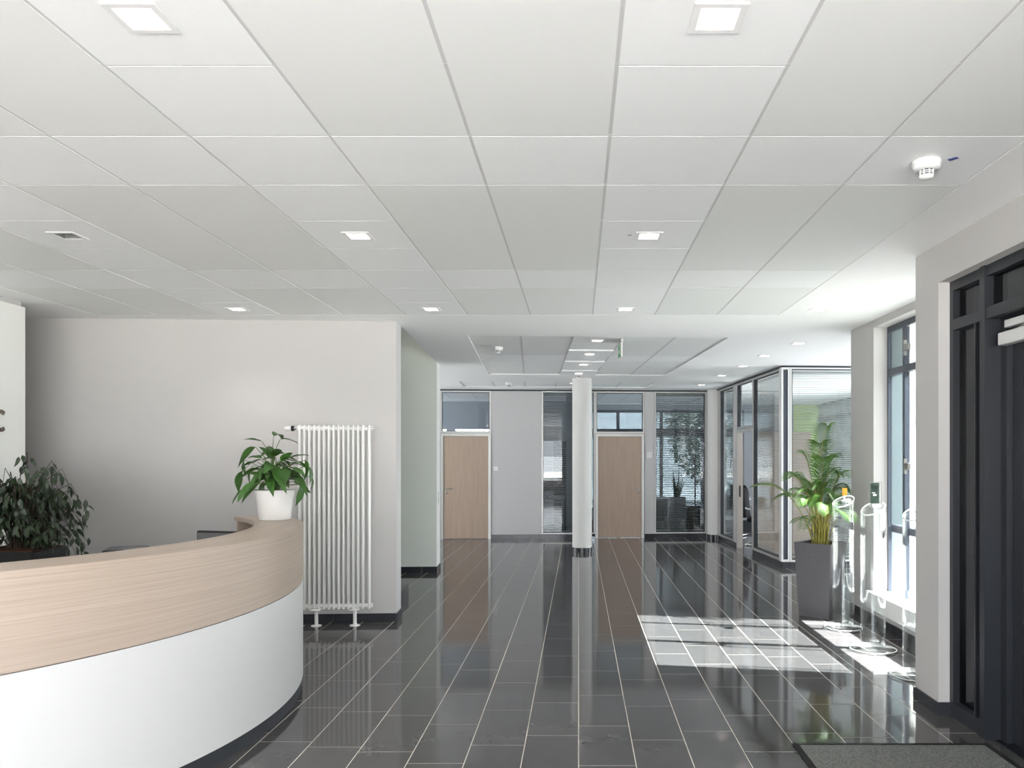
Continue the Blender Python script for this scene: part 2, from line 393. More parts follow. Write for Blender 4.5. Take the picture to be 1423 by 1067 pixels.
# ------------------------------------------------------------------ recessed downlights
def downlight(x, y, rz, lit, label):
    t = thing('downlight', label, 'ceiling light', (x, y, CEIL), rz, 'recessed square downlights')
    a, b = HL-.004, HL+.018
    m = MB()
    for x0, x1, y0, y1 in ((-b, -a, -b, b), (a, b, -b, b), (-a, a, -b, -a), (-a, a, a, b)): m.box(x0, x1, y0, y1, -.004, .0)
    m.build('trim_frame', 'white', t)
    h = MB(); c = .040; hz = .075
    lo = [(-a, -a, -.001), (a, -a, -.001), (a, a, -.001), (-a, a, -.001)]; hi = [(-c, -c, hz), (c, -c, hz), (c, c, hz), (-c, c, hz)]
    h.add(lo+hi, [(0, 1, 5, 4), (1, 2, 6, 5), (2, 3, 7, 6), (3, 0, 4, 7)])
    k = a+.003
    lo = [(-k, -k, -.001), (k, -k, -.001), (k, k, -.001), (-k, k, -.001)]; hi = [(-k, -k, hz+.01), (k, -k, hz+.01), (k, k, hz+.01), (-k, k, hz+.01)]
    h.add(lo+hi, [(0, 1, 5, 4), (1, 2, 6, 5), (2, 3, 7, 6), (3, 0, 4, 7), (4, 5, 6, 7)])
    h.build('reflector', 'lamp_refl' if lit else 'lamp_off', t)
    MB().box(-c, c, -c, c, hz-.004, hz).build('diffuser', 'lamp_glow' if lit else 'lamp_off', t)
    if lit:
        l = bpy.data.lights.new('downlight_beam', 'SPOT'); l.energy = 8; l.spot_size = math.radians(105); l.spot_blend = .8
        l.color = (1, .88, .84); l.shadow_soft_size = .035
        lo_ = bpy.data.objects.new('downlight_beam', l); COL.objects.link(lo_); lo_.parent = t; lo_.location = (0, 0, .055)
    return t
ORD = {}
for x, y, rz, lit in LAMPS: ORD[(x, y)] = (rz, lit)
names = [(lambda x, y: y < 3 and x < -2.5, 'square recessed downlight above the near end of the reception desk, by the left edge'),
         (lambda x, y: y < 3 and x < 0, 'large bright square downlight at the upper left, in a pale panel'),
         (lambda x, y: y < 3, 'large bright square downlight at the top, right of centre'),
         (lambda x, y: y < 5.5 and x < -2.5, 'unlit grey square downlight in the ceiling above the reception desk'),
         (lambda x, y: y < 5.5 and x < 0, 'lit square downlight in the middle row, above the radiator'),
         (lambda x, y: y < 5.5, 'lit square downlight in the middle row, with a small mark beside it'),
         (lambda x, y: y < 7.2 and x < -2.5, 'lit downlight in the ceiling just before the wall behind the desk'),
         (lambda x, y: y < 7.2 and x < 0, 'lit downlight at the far edge of the panel field, near the radiator wall corner'),
         (lambda x, y: y < 7.2 and x < 1.5, 'lit downlight at the far edge of the panel field, in front of the column'),
         (lambda x, y: y < 7.2, 'lit downlight in smooth plaster, nearest one to the tall window'),
         (lambda x, y: x < 1.6 and y < 9.3, 'downlight beside the hanging exit sign, first of the row towards the column'),
         (lambda x, y: x < 1.6 and y < 10.5, 'downlight second in the row running from the exit sign to the column'),
         (lambda x, y: x < 1.6 and y < 11.7, 'downlight third in the row running from the exit sign to the column'),
         (lambda x, y: x < 1.6 and y < 13, 'downlight right in front of the top of the column, by the detector'),
         (lambda x, y: x < 1.6, 'downlight behind the round column, next to the glazed back wall'),
         (lambda x, y: y < 9.5, 'downlight in plaster, first of the line leading to the glazed side office'),
         (lambda x, y: y < 10.6, 'downlight in plaster, second of the line leading along the side office'),
         (lambda x, y: y < 11.9, 'downlight in plaster, third of the line, beside the front corner of the side office'),
         (lambda x, y: y < 13.3, 'downlight in plaster, fourth of the line, above the side office glass'),
         (lambda x, y: True, 'downlight in plaster, last of the line, closest to the corner column')]
for x, y, rz, lit in LAMPS:
    lab = next(l for f, l in names if f(x, y))
    downlight(x, y, rz, lit, lab)

# ------------------------------------------------------------------ walls
roof = MB().box(-6.7, 3.13, -3.3, 8.0, 3.1, 3.3).box(-6.7, 6.3, 8.0, 20.2, 3.95, 4.1).box(-6.7, 6.3, 8.0, 8.1, 3.1, 3.95).build('roof', 'render_white', **ST)
wl = MB(); wl.box(-4.9, 0, 0, .28, 0, 3.1).box(-4.9, 0, .2, .28, 3.1, 3.9)
wall_left = wl.build('wall_left', 'wall', None, A0, TH, **ST)
wall_passage = MB().box(-4.7, 0, 0, .42, 0, 3.9).build('wall_passage', 'sage', None, P0, TH, **ST)
MB().box(-.0005, .003, .0, .42, .08, 3.0).build('wall_edge', 'wall_white', wall_passage)
MB().box(-6.6, -6.45, 5.2, 11.6, 0, 3.95).box(-6.6, -4.95, 5.2, 5.35, 0, 3.1).build('wall_recess', 'wall', **ST)
# side wall behind the desk, with a white board carrying the lettering
SW = Vector((-4.77, 6.68, 0))
wall_side = MB().box(-.25, 0, -10, 0, 0, 3.05).build('wall_side', 'wall', None, SW, TH*.6, **ST)
board = MB().cbox(0, .05, -5.6, -.02, .08, 2.88, .003).build('wall_board', 'wall_white', wall_side)
MB().box(-6.6, 3.0, -3.25, -3.05, 0, .7).box(-6.6, 3.0, -3.25, -3.05, 2.3, 3.1).box(-6.6, -4.2, -3.25, -3.05, .7, 2.3).box(2.6, 3.0, -3.25, -3.05, .7, 2.3).build('wall_behind', 'wall', **ST)
# right-hand wall: window wall (further in) and entrance wall (nearer)
WX, WO = 2.859, 3.13
wr = MB()
wr.box(WX, WO, 7.566, 8.196, 0, 3.1)                # beyond the window
wr.box(WX, WO, 5.15, 5.60, 0, 3.1)                  # before the window
wr.box(WX, WO, 5.60, 7.566, 2.859, 3.1)             # lintel
wr.box(WX, WO, 5.60, 7.566, 0, .16)                 # parapet
wr.box(2.24, WO, 4.86, 5.19, 0, 3.1)                # pillar beside the entrance
wr.box(2.24, WO, 1.75, 4.86, 2.69, 3.1)             # lintel over the entrance
wr.box(2.24, WO, 1.45, 1.75, 0, 3.1)
wr.box(2.24, WO, -.6, 1.45, .1, 2.7); wr.box(2.24, WO, -3.1, 1.45, 2.7, 3.1); wr.box(2.24, WO, -3.1, -2.7, 0, 2.7); wr.box(2.24, WO, -2.7, 1.45, 0, .1)
wall_right = wr.build('wall_right', 'wall', **ST)
bay = MB().box(WO, 6.3, 8.2, 8.45, 0, 3.1).build('wall_bay', 'render_white', **ST)
MB().cbox(3.12, 3.62, 5.2, 8.1, 2.93, 3.02, .005).build('canopy', 'render_white', **ST)
MB().cbox(3.135, 3.385, 8.15, 8.2, 0, 3.1, .004).build('facade_panel', 'clad', bay)
# round columns
def column(name, x, y, r, n):
    c = MB().lathe([(r, .08), (r, CEIL+.01)], 48).lathe([(0, .08), (r, .08)], 48).build(name, 'plaster', None, (x, y, 0), **ST)
    b = MB()
    for i in range(n):
        a0, a1 = 2*PI*(i+.04)/n, 2*PI*(i+.96)/n
        b.arc(r-.02, r+.006, a0, a1, 0, .08, 2, smooth=False)
    b.build('base_tile', 'skirt', c, kind='stuff')
    MB().lathe([(r-.005, 0), (r-.005, .079)], 32).build('base_core', 'grout', c)
column('column_1', .06, 13.25, .166, 24)
column('column_2', 2.715, 15.46, .165, 24)

def baseboard(name, o, rz, x0, x1, d=.012, h=.08, step=.6, phase=0.0):
    """a run of base tiles along local x, standing proud by d towards -y"""
    e = empty(name, o, rz, **ST)
    x = x0; nxt = x0+(phase or step)
    while x < x1-.01:
        b = min(nxt, x1); MB().cbox(x+.0012, b-.0012, -d, 0, 0, h, .001).build('baseboard_tile', 'skirt', e); x = b; nxt = b+step
    return e
baseboard('baseboard_left', A0, TH, -4.6, .012, phase=.4)
baseboard('baseboard_return', A0, TH+PI/2, 0, .28)
baseboard('baseboard_passage', P0, TH, -4.4, .012)
baseboard('baseboard_pier', P0, TH+PI/2, 0, .42)
baseboard('baseboard_window', (WX, 8.196, 0), -PI/2, 0, 3.0)
baseboard('baseboard_entrance', (2.24, 5.202, 0), -PI/2, 0, .342, step=.342)
baseboard('baseboard_reveal', (2.228, 4.86, 0), 0, 0, .085)
# low first step of the stair in the recess
stair = empty('stair', A0, TH, **ST)
for k in range(3):
    MB().cbox(-.10-.3*(k+1), -.10-.3*k, .285, 1.42, 0, .145*(k+1)-.002, .003).build('step', 'skirt', stair)

# ------------------------------------------------------------------ glazed back wall
ZT = 2.902
back = empty('wall_back', B0, TH, **ST)
# solid panels
MB().cbox(.986, 1.985, 0, .09, .08, ZT, .003).build('wall_panel', 'part_panel', back)
MB().cbox(4.018, 4.212, 0, .09, .08, ZT, .003).build('wall_panel', 'part_panel', back)
MB().box(-3.6, -.03, 0, .1, 0, CEIL).build('wall_panel', 'wall', back)
MB().box(-3.6, 5.33, -.012, .10, ZT, CEIL).build('trim_1', 'alu_dark', None, B0, TH, **ST)
for a, b in ((.986, 2.98), (4.018, 5.3)): baseboard('baseboard_back', B0, TH, a, b, phase=.35)
def window_unit(name, o, rz, x0, x1, z0, z1, fw=.034, glass='glass_grey', d=.07, mat_='alu', front=-.008, mullions=(), line=True):
    """fixed glazing: frame, pane, dark gasket line"""
    e = empty(name, o, rz, **ST)
    MB().frame(x0, x1, z0, z1, fw, front, d).build('window_frame', mat_, e)
    if line:
        MB().frame(x0+fw-.006, x1-fw+.006, z0+fw-.006, z1-fw+.006, .008, front-.003, d+.003).build('gasket', 'alu_dark', e)
    for mx in mullions: MB().box(mx-fw/2, mx+fw/2, front, d, z0+fw, z1-fw).build('mullion', mat_, e)
    MB().box(x0+fw-.002, x1-fw+.002, d*.45, d*.45+.008, z0+fw-.002, z1-fw+.002).build('pane', glass, e)
    return e
def lever(parent, x, y, z, side, mat_='steel', rose=True):
    m = MB()
    m.box(x-.022, x+.022, y-.006, y, z-.022, z+.022)
    m.tube([(x, y, z), (x, y-.05, z)], .009, 8); m.tube([(x, y-.05, z), (x+side*.12, y-.05, z)], .009, 8)
    h = m.build('door_handle', mat_, parent)
    if rose:
        k = MB().lathe([(0, .008), (.02, .006), (.022, 0)], 16)
        k.v = [(x+a, y-c, z-.085+b) for a, b, c in k.v]; k.build('lock_rose', mat_, parent)
    return h
def door_unit(name, o, rz, x0, x1, zt, side):
    e = empty(name, o, rz, **ST)
    m = MB(); fw = .055
    m.box(x0, x0+fw, -.014, .09, 0, zt); m.box(x1-fw, x1, -.014, .09, 0, zt); m.box(x0+fw, x1-fw, -.014, .09, zt-fw, zt)
    m.build('door_frame', 'alu', e)
    MB().frame(x0-.004, x1+.004, -.01, zt+.006, .006, -.016, .0).build('gasket', 'alu_dark', e)
    leaf = MB().cbox(x0+fw+.003, x1-fw-.003, .004, .045, .008, zt-fw-.003, .002).build('door_leaf', 'door_wood', e)
    lever(leaf, x0+fw+.06 if side > 0 else x1-fw-.06, .004, .985, side)
    return e
door_unit('door_1', B0, TH, .0, .985, 2.068, 1)
door_unit('door_2', B0, TH, 3.035, 4.012, 2.068, -1)
window_unit('window_1', B0, TH, .0, .985, 2.075, ZT, .036)
window_unit('window_2', B0, TH, 1.978, 3.03, .085, ZT, .032)
window_unit('window_3', B0, TH, 3.035, 4.012, 2.075, ZT, .036)
window_unit('window_4', B0, TH, 4.216, 5.255, .085, ZT, .034)
MB().box(5.256, 5.30, -.02, .1, 0, ZT).box(-.03, 0, -.01, .1, 0, ZT).build('trim_2', 'alu', None, B0, TH, **ST)
def blind(o, rz, x0, x1, z0, z1, pitch, y, label, tilt=.35, wd=.025):
    t = thing('venetian_blind', label, 'blind', o, rz, 'venetian blinds behind the partition glass')
    MB().cbox(x0, x1, y-.014, y+.014, z1-.03, z1, .002).build('headrail', 'slat', t)
    m = MB(); z = z1-.04; c, s_ = math.cos(tilt)*wd/2, math.sin(tilt)*wd/2
    while z > z0+.02:
        m.add([(x0, y-c, z-s_), (x1, y-c, z-s_), (x1, y, z+.0012), (x0, y, z+.0012), (x1, y+c, z+s_), (x0, y+c, z+s_),
               (x0, y-c, z-s_-.0008), (x1, y-c, z-s_-.0008), (x1, y+c, z+s_-.0008), (x0, y+c, z+s_-.0008)],
              [(0, 1, 2, 3), (3, 2, 4, 5), (6, 9, 8, 7)]); z -= pitch
    m.build('slats', 'slat', t, kind='stuff')
    MB().cbox(x0, x1, y-.012, y+.012, z0, z0+.016, .002).build('bottom_rail', 'slat', t)
    n = max(2, int((x1-x0)/.5)+1)
    for i in range(n):
        xx = x0+.12+(x1-x0-.24)*i/(n-1); MB().tube([(xx, y, z0), (xx, y, z1)], .0012, 4).build('ladder_cord', 'slat', t)
    return t
blind(B0, TH, 2.015, 2.99, .13, 2.86, .036, .062, 'grey venetian blind behind the glass left of the round column', -.55)
blind(B0, TH, 4.255, 5.215, .13, 2.86, .036, .062, 'grey venetian blind in the back wall, right of the second wooden door', -.55)
# light switch, door plates
sw = thing('light_switch', 'small white light switch on the grey panel beside the first wooden door', 'switch', loc2(B0, 1.075, 0, 1.38), TH)
MB().cbox(-.042, .042, -.012, 0, -.042, .042, .003).build('switch_plate', 'white', sw); MB().cbox(-.028, .028, -.016, -.012, -.028, .028, .002).build('rocker', 'white', sw)
pl = thing('door_plate', 'pale square name plate on the narrow panel beside the second wooden door', 'sign', loc2(B0, 4.115, 0, 1.645), TH)
MB().cbox(-.07, .07, -.012, 0, -.085, .085, .002).build('plate', 'part_panel', pl); MB().cbox(-.052, .052, -.015, -.012, -.06, .06, .001).build('plate_face', 'alu_light', pl)

# ------------------------------------------------------------------ glazed side office
side = empty('wall_office', C0, TH, **ST)
RZ = TH+PI/2           # local x runs along the side wall (away from the camera), local -y faces the hall... built mirrored below
def sx(t0, t1): return (t0, t1)
# side wall built in its own frame: local x = distance from the corner, hall side at +y
SO = C0
window_unit('window_5', SO, RZ, .06, 1.53, .09, ZT, .034, d=-.07, front=.008, glass='glass')
window_unit('window_6', SO, RZ, 1.535, 2.545, 2.10, ZT, .034, d=-.07, front=.008, glass='glass')
window_unit('window_7', SO, RZ, 2.76, 3.77, .09, ZT, .034, d=-.07, front=.008)
MB().box(2.55, 2.755, -.09, .005, .0, ZT).build('wall_post', 'part_panel', side, (0, 0, 0), PI/2)
MB().box(3.775, 4.2, -.09, .0, 0, ZT).build('wall_post', 'alu', side, (0, 0, 0), PI/2)
e = empty('door_3', SO, RZ, **ST)
m = MB(); m.box(1.535, 1.585, -.09, .012, 0, 2.09); m.box(2.49, 2.545, -.09, .012, 0, 2.09); m.box(1.585, 2.49, -.09, .012, 2.03, 2.09); m.build('door_frame', 'alu', e)
MB().box(2.484, 2.49, -.05, -.02, .90, 1.10).build('strike_plate', 'alu_dark', e)
leaf3 = MB().cbox(1.595, 1.637, -.99, -.095, .008, 2.02, .002).build('door_leaf', 'door_wood', e)
lh = MB(); lh.tube([(1.637, -.93, 1.0), (1.69, -.93, 1.0)], .009, 8); lh.tube([(1.69, -.93, 1.0), (1.69, -.81, 1.0)], .009, 8); lh.build('door_handle', 'steel', leaf3)
baseboard('baseboard_side', SO, RZ-PI, -1.53, .0); baseboard('baseboard_side', SO, RZ-PI, -3.9, -2.55)
MB().box(-.01, 4.0, -.10, .012, ZT, CEIL).build('trim_3', 'alu_dark', None, SO, RZ, **ST)
# corner post profiles and the front glazing
cp = MB(); cp.box(-.034, -.004, -.012, .09, .09, ZT).box(.066, .092, -.012, .05, .09, ZT).box(-.004, .066, -.012, .05, .09, .12).box(-.004, .066, -.012, .05, ZT-.03, ZT)
cp.build('corner_post', 'alu_light', side)
MB().box(-.004, .066, .01, .05, .12, ZT-.03).box(.092, .099, -.004, .05, .09, ZT).build('post_recess', 'frame_win', side)
window_unit('window_8', C0, TH, .099, 1.62, .09, ZT, .03, d=.06, front=-.012, mat_='alu_light', glass='glass_clear')
window_unit('window_9', C0, TH, 1.62, 3.12, .09, ZT, .03, d=.06, front=-.012, mat_='alu_light', glass='glass_clear')
baseboard('baseboard_front', C0, TH, -.012, 3.1)
MB().box(-.012, 3.12, -.012, .10, ZT, CEIL).build('trim_4', 'alu_dark', None, C0, TH, **ST)
blind(SO, RZ, .10, 1.49, .14, 2.855, .028, -.075, 'fine venetian blind in the long pane of the side office, facing the hall', .45)
blind(SO, RZ, 2.80, 3.73, .14, 2.855, .036, -.075, 'venetian blind in the narrow side-office pane next to the corner column', .35)
blind(C0, TH, .14, 1.58, .14, 2.855, .028, .085, 'fine venetian blind in the front pane of the side office, behind the palm', -.3)
blind(C0, TH, 1.66, 2.95, .14, 2.855, .028, .085, 'fine venetian blind in the second front pane of the side office', -.3)
pl2 = thing('door_plate', 'name plate on the post beside the open office door, seen almost edge on', 'sign', C0+V*2.65-U*.0055+Vector((0, 0, 1.645)), RZ)
MB().cbox(-.07, .07, 0, .014, -.085, .085, .002).build('plate', 'part_panel', pl2); MB().cbox(-.052, .052, .014, .017, -.06, .06, .001).build('plate_face', 'alu_light', pl2)
pl3 = thing('wall_plate', 'narrow grey wall plate on the edge of the sage pier beside the first door', 'switch', P0+V*.25+U*.0035+Vector((0, 0, 1.02)), TH-PI/2+PI)
MB().cbox(-.05, .05, -.016, 0, -.09, .09, .003).build('plate', 'alu', pl3); MB().cbox(-.03, .03, -.02, -.016, -.05, .05, .002).build('button', 'steel', pl3)

# ------------------------------------------------------------------ tall window in the right wall, its bench-high sill
FX = 2.99
wn = empty('window_10', (FX, 7.566, 0), -PI/2, **ST)      # local x runs towards the camera, local +y outwards (+X)
WL = 1.966
MB().frame(0, WL, .16, 2.859, .034, 0, .028, wb=.055, wt=.055).build('window_frame', 'frame_win', wn)
MB().box(.034, WL-.034, 0, .07, 2.385, 2.45).build('transom', 'frame_win', wn)
MB().box(.36, .41, 0, .045, .215, 2.385).build('mullion', 'frame_win', wn)
MB().box(.36, .41, 0, .045, 2.45, 2.804).build('mullion', 'frame_win', wn)
MB().box(1.10, 1.16, 0, .07, .215, 2.385).build('mullion', 'frame_win', wn)
MB().box(.034, WL-.034, .03, .11, .885, .955).build('guard_rail', 'frame_win', wn)
MB().box(.034, WL-.034, .014, .020, .955, 2.385).build('pane', 'glass_tint', wn)
MB().box(.034, WL-.034, .014, .020, 2.45, 2.804).build('pane', 'glass_tint', wn)
MB().box(.034, WL-.034, .014, .020, .215, .885).build('pane', 'glass_clear', wn)
for z in (2.60, 1.52):
    MB().cbox(.46, .54, -.03, .0, z-.03, z+.03, .003).box(.445, .46, -.03, 0, z-.07, z+.07).build('window_hinge', 'steel', wn)
MB().cbox(2.79, 2.99, 5.56, 7.60, .145, .31, .006).build('sill_bench', 'white_gloss', wall_right)
MB().box(3.028, 3.135, 7.545, 7.566, .16, 2.859).build('reveal_panel', 'clad', wall_right)
# bay facade, beside the side office
fe = empty('window_11', (6.12, 8.45, 0), PI/2, **ST)
MB().frame(0, 11.4, .15, 2.95, .06, -.06, .04).build('window_frame', 'frame_win', fe)
for i in range(1, 7): MB().box(i*1.63-.03, i*1.63+.03, -.06, .04, .21, 2.89).build('mullion', 'frame_win', fe)
MB().box(.06, 11.34, -.05, .03, 2.55, 2.61).build('transom', 'frame_win', fe)
MB().box(.06, 11.34, -.012, -.004, .21, 2.55).build('pane', 'glass_solar', fe)
MB().box(.06, 11.34, -.012, -.004, 2.61, 2.89).build('pane', 'glass_solar', fe)
blind(Vector((6.12, 8.45, 0)), PI/2, 3.0, 11.3, .25, 2.9, .046, .085, 'wide grey venetian blind along the outer window of the side office', .62, .05)
MB().box(6.05, 6.2, 8.45, 20, 0, .15).build('wall_facade', 'wall', **ST)

# ------------------------------------------------------------------ entrance glazing and vestibule
en = empty('door_4', (2.31, 4.86, 0), -PI/2, **ST)       # local x towards the camera, local +y outwards
MB().box(0, .045, 0, .08, 0, 2.69).build('door_frame', 'anthracite', en)
MB().box(.045, 3.0, 0, .08, 2.63, 2.69).build('head_rail', 'anthracite', en)
MB().box(.045, 3.0, -.004, .08, 2.385, 2.45).build('transom', 'anthracite', en)
MB().box(.385, .44, -.012, .12, 0, 2.69).build('mullion', 'anthracite', en)
MB().box(.045, .385, 0, .08, 0, .09).build('bottom_rail', 'anthracite', en)
MB().box(.30, .315, .0, .07, .09, 2.385).build('glazing_bar', 'anthracite', en)
MB().box(.045, .385, .04, .05, .09, 2.385).build('side_light', 'glass_dark', en)
MB().box(.045, .385, .04, .05, 2.45, 2.63).build('pane', 'glass_dark', en)
MB().box(.44, 3.0, .04, .05, 2.45, 2.63).build('pane', 'glass_dark', en)
MB().box(.44, .50, .08, .16, 0, 2.385).build('door_post', 'anthracite', en)
MB().box(.44, 3.0, .08, .2, 2.38, 2.44).build('door_head', 'anthracite', en)
lf = MB().frame(.505, 1.75, .01, 2.375, .10, .115, .165).build('door_leaf', 'anthracite', en)
MB().box(.605, 1.65, .138, .146, .11, 2.275).build('door_glass', 'glass_dark', lf)
dcl = MB(); dcl.cbox(.50, .95, .03, .085, 2.225, 2.295, .004).build('door_closer', 'alu_light', lf)
MB().cbox(.53, 1.3, .05, .085, 2.32, 2.362, .003).build('closer_rail', 'alu_light', lf)
MB().tube([(.62, .06, 2.29), (.80, .06, 2.325)], .008, 6).build('closer_arm', 'steel', lf)
lf2 = MB().frame(1.76, 3.0, .01, 2.375, .10, .115, .165).build('door_leaf', 'anthracite', en)
MB().box(1.86, 2.9, .138, .146, .11, 2.275).build('door_glass', 'glass_dark', lf2)
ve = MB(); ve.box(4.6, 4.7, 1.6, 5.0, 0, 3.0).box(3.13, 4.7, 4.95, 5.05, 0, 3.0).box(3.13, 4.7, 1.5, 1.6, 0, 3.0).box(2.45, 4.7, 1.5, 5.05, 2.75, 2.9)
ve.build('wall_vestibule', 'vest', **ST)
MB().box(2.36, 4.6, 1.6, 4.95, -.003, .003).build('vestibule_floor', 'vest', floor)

# ------------------------------------------------------------------ offices behind the glass
far = MB()
far.box(-6.5, -.15, 18.6, 18.75, 0, 2.18).box(-6.5, -.15, 18.6, 18.75, 2.27, 2.95).box(-1.9, -.15, 18.6, 18.75, 2.18, 2.27).box(-3.15, -2.95, 18.6, 18.75, 2.18, 2.27)                 # left office back wall with a high slot of daylight
far.box(-.25, -.1, 15.8, 19.95, 0, 2.95)                                                            # dividing wall
far.box(4.2, 5.45, 19.8, 19.95, 0, 2.95)
far.box(-.1, 4.2, 19.8, 19.95, 2.8, 2.95); far.box(-.1, 4.2, 19.8, 19.95, 0, .25); far.box(-6.6, -6.5, 11, 20, 0, 3)
wall_far = far.build('wall_far', 'grey_wall', **ST)
MB().box(5.45, 6.1, 19.78, 19.95, 0, 2.95).build('green_panel', 'green_wall', wall_far)
fw_ = empty('window_12', (-.1, 19.86, 0), 0, **ST)
MB().frame(0, 4.3, .25, 2.8, .07, -.05, .04).build('window_frame', 'frame_win', fw_)
for x in (1.1, 2.2, 3.25): MB().box(x-.04, x+.04, -.05, .04, .32, 2.73).build('mullion', 'frame_win', fw_)
MB().box(.07, 4.23, -.05, .04, 2.12, 2.32).build('transom', 'frame_win', fw_)
MB().box(.07, 4.23, -.01, 0, .32, 2.73).build('pane', 'glass_grey2', fw_)
# furniture glimpsed through the panes
cab = thing('tall_cabinet', 'tall beige cabinet before the lime green wall, seen through the front office pane', 'cabinet', (5.2, 19.45, 0))
MB().cbox(-.33, .33, -.25, .25, .06, 2.2, .004).build('carcass', 'beige', cab)
for k in (0, 1):
    d_ = MB().cbox(-.325+k*.327, -.002+k*.327, -.27, -.25, .07, 2.19, .003).build('cabinet_door', 'beige', cab)
    MB().cbox(-.035+k*.05, -.02+k*.05, -.29, -.27, 1.0, 1.15, .002).build('handle', 'steel', d_)
MB().box(-.3, .3, -.22, .22, 0, .06).build('plinth', 'black', cab)
def planter_box(x, y, label, sx_, sy_, h, m_='desk_grey'):
    t = thing('planter_box', label, 'planter', (x, y, .002))
    b = MB(); b.cbox(-sx_/2, sx_/2, -sy_/2, sy_/2, 0, h, .005).build('box', m_, t)
    MB().box(-sx_/2+.02, sx_/2-.02, -sy_/2+.02, sy_/2-.02, h, h+.006).build('soil', 'soil', t)
    return t
pb = planter_box(2.17, 17.2, 'dark planter box with a spiky snake plant behind the blind', .34, .34, .72, 'pot_grey')
sp = MB()
random.seed(8)
for i in range(11):
    a = random.uniform(0, 2*PI); r = random.uniform(0, .1); hgt = random.uniform(.3, .62); lean = random.uniform(.0, .12)
    x, y = r*math.cos(a), r*math.sin(a); wd = .026; dx, dy = math.cos(a)*lean, math.sin(a)*lean
    px_, py_ = -math.sin(a)*wd, math.cos(a)*wd
    vs_ = []
    for tt, ww in ((0, .7), (.35, 1), (.7, .8), (1, .05)):
        for sg in (-1, 0, 1): vs_.append((x+dx*tt+px_*ww*sg+(.012*math.cos(a) if sg == 0 else 0), y+dy*tt+py_*ww*sg+(.012*math.sin(a) if sg == 0 else 0), .72+hgt*tt))
    sp.add(vs_, [(q*3+c, q*3+c+1, q*3+c+4, q*3+c+3) for q in range(3) for c in (0, 1)], 0, True)
sp.build('leaves', 'ficus', pb)
desk2 = thing('office_desk', 'grey office desk with side panel behind the blind, right of the second door', 'desk', (1.68, 16.9, .002))
MB().cbox(-.35, .25, -.4, .4, .70, .73, .003).build('desk_top', 'desk_grey', desk2)
MB().cbox(-.33, -.30, -.38, .38, 0, .70, .002).build('side_panel', 'desk_grey', desk2); MB().cbox(.2, .23, -.38, .38, 0, .70, .002).build('side_panel', 'desk_grey', desk2)
MB().cbox(-.30, .2, .3, .32, .2, .70, .002).build('modesty_panel', 'desk_grey', desk2)
cs = thing('coat_stand', 'dark coat stand with short branching pegs behind the blind', 'coat stand', (2.58, 17.3, .002))
MB().tube([(0, 0, 0), (.005, 0, .9), (0, 0, 1.66)], .018, 8).build('pole', 'black', cs)
for z, a in ((1.55, .2), (1.3, 3.0), (1.15, 3.4), (.95, .1), (1.4, 1.6)):
    MB().tube([(0, 0, z), (.09*math.cos(a), .09*math.sin(a), z+.13)], .011, 6).build('peg', 'black', cs)
MB().lathe([(0, 0), (.2, 0), (.2, .02), (.03, .05), (0, .05)], 20).build('base', 'black', cs)
for i, (x, y, lab, s1, h1) in enumerate(((2.42, 16.6, 'black storage box on the office floor beside the coat stand', .3, .56), (2.66, 16.2, 'low dark storage box behind the blind, by the corner column', .24, .46))):
    t = thing('storage_box', lab, 'box', (x, y, .002))
    MB().cbox(-s1/2, s1/2, -.17, .17, 0, h1-.05, .01).build('body', 'black', t); MB().cbox(-s1/2-.008, s1/2+.008, -.18, .18, h1-.05, h1, .008).build('lid', 'black', t)
    MB().tube([(-.06, -.18, h1-.12), (0, -.2, h1-.12), (.06, -.18, h1-.12)], .008, 6).build('handle', 'black', t)
# left office seen beside the column
d3 = thing('office_desk', 'office desk with pale top behind the glass left of the column', 'desk', (-.68, 17.0, .002))
MB().cbox(-.4, .38, -.4, .4, .71, .74, .003).build('desk_top', 'desk_grey', d3)
for x in (-.37, .35): MB().cbox(x-.015, x+.015, -.36, .36, 0, .71, .002).build('side_panel', 'desk_grey', d3)
mo = thing('monitor', 'black monitor on the office desk behind the glass left of the column', 'monitor', (-.78, 17.05, .742))
MB().cbox(-.12, .12, -.09, .09, 0, .012, .003).build('foot', 'black', mo); MB().cbox(-.02, .02, .02, .035, .012, .2, .002).build('neck', 'black', mo)
MB().cbox(-.26, .26, -.01, .02, .12, .46, .006).build('housing', 'black', mo)
c4 = thing('office_cabinet', 'dark grey tall cupboard behind the glass, half hidden by the column', 'cabinet', (-.36, 17.9, .002))
MB().cbox(-.20, .10, -.3, .3, 0, 1.95, .004).build('carcass', 'anthracite', c4); MB().cbox(-.19, .09, -.318, -.3, .05, 1.9, .003).build('cabinet_door', 'anthracite', c4)
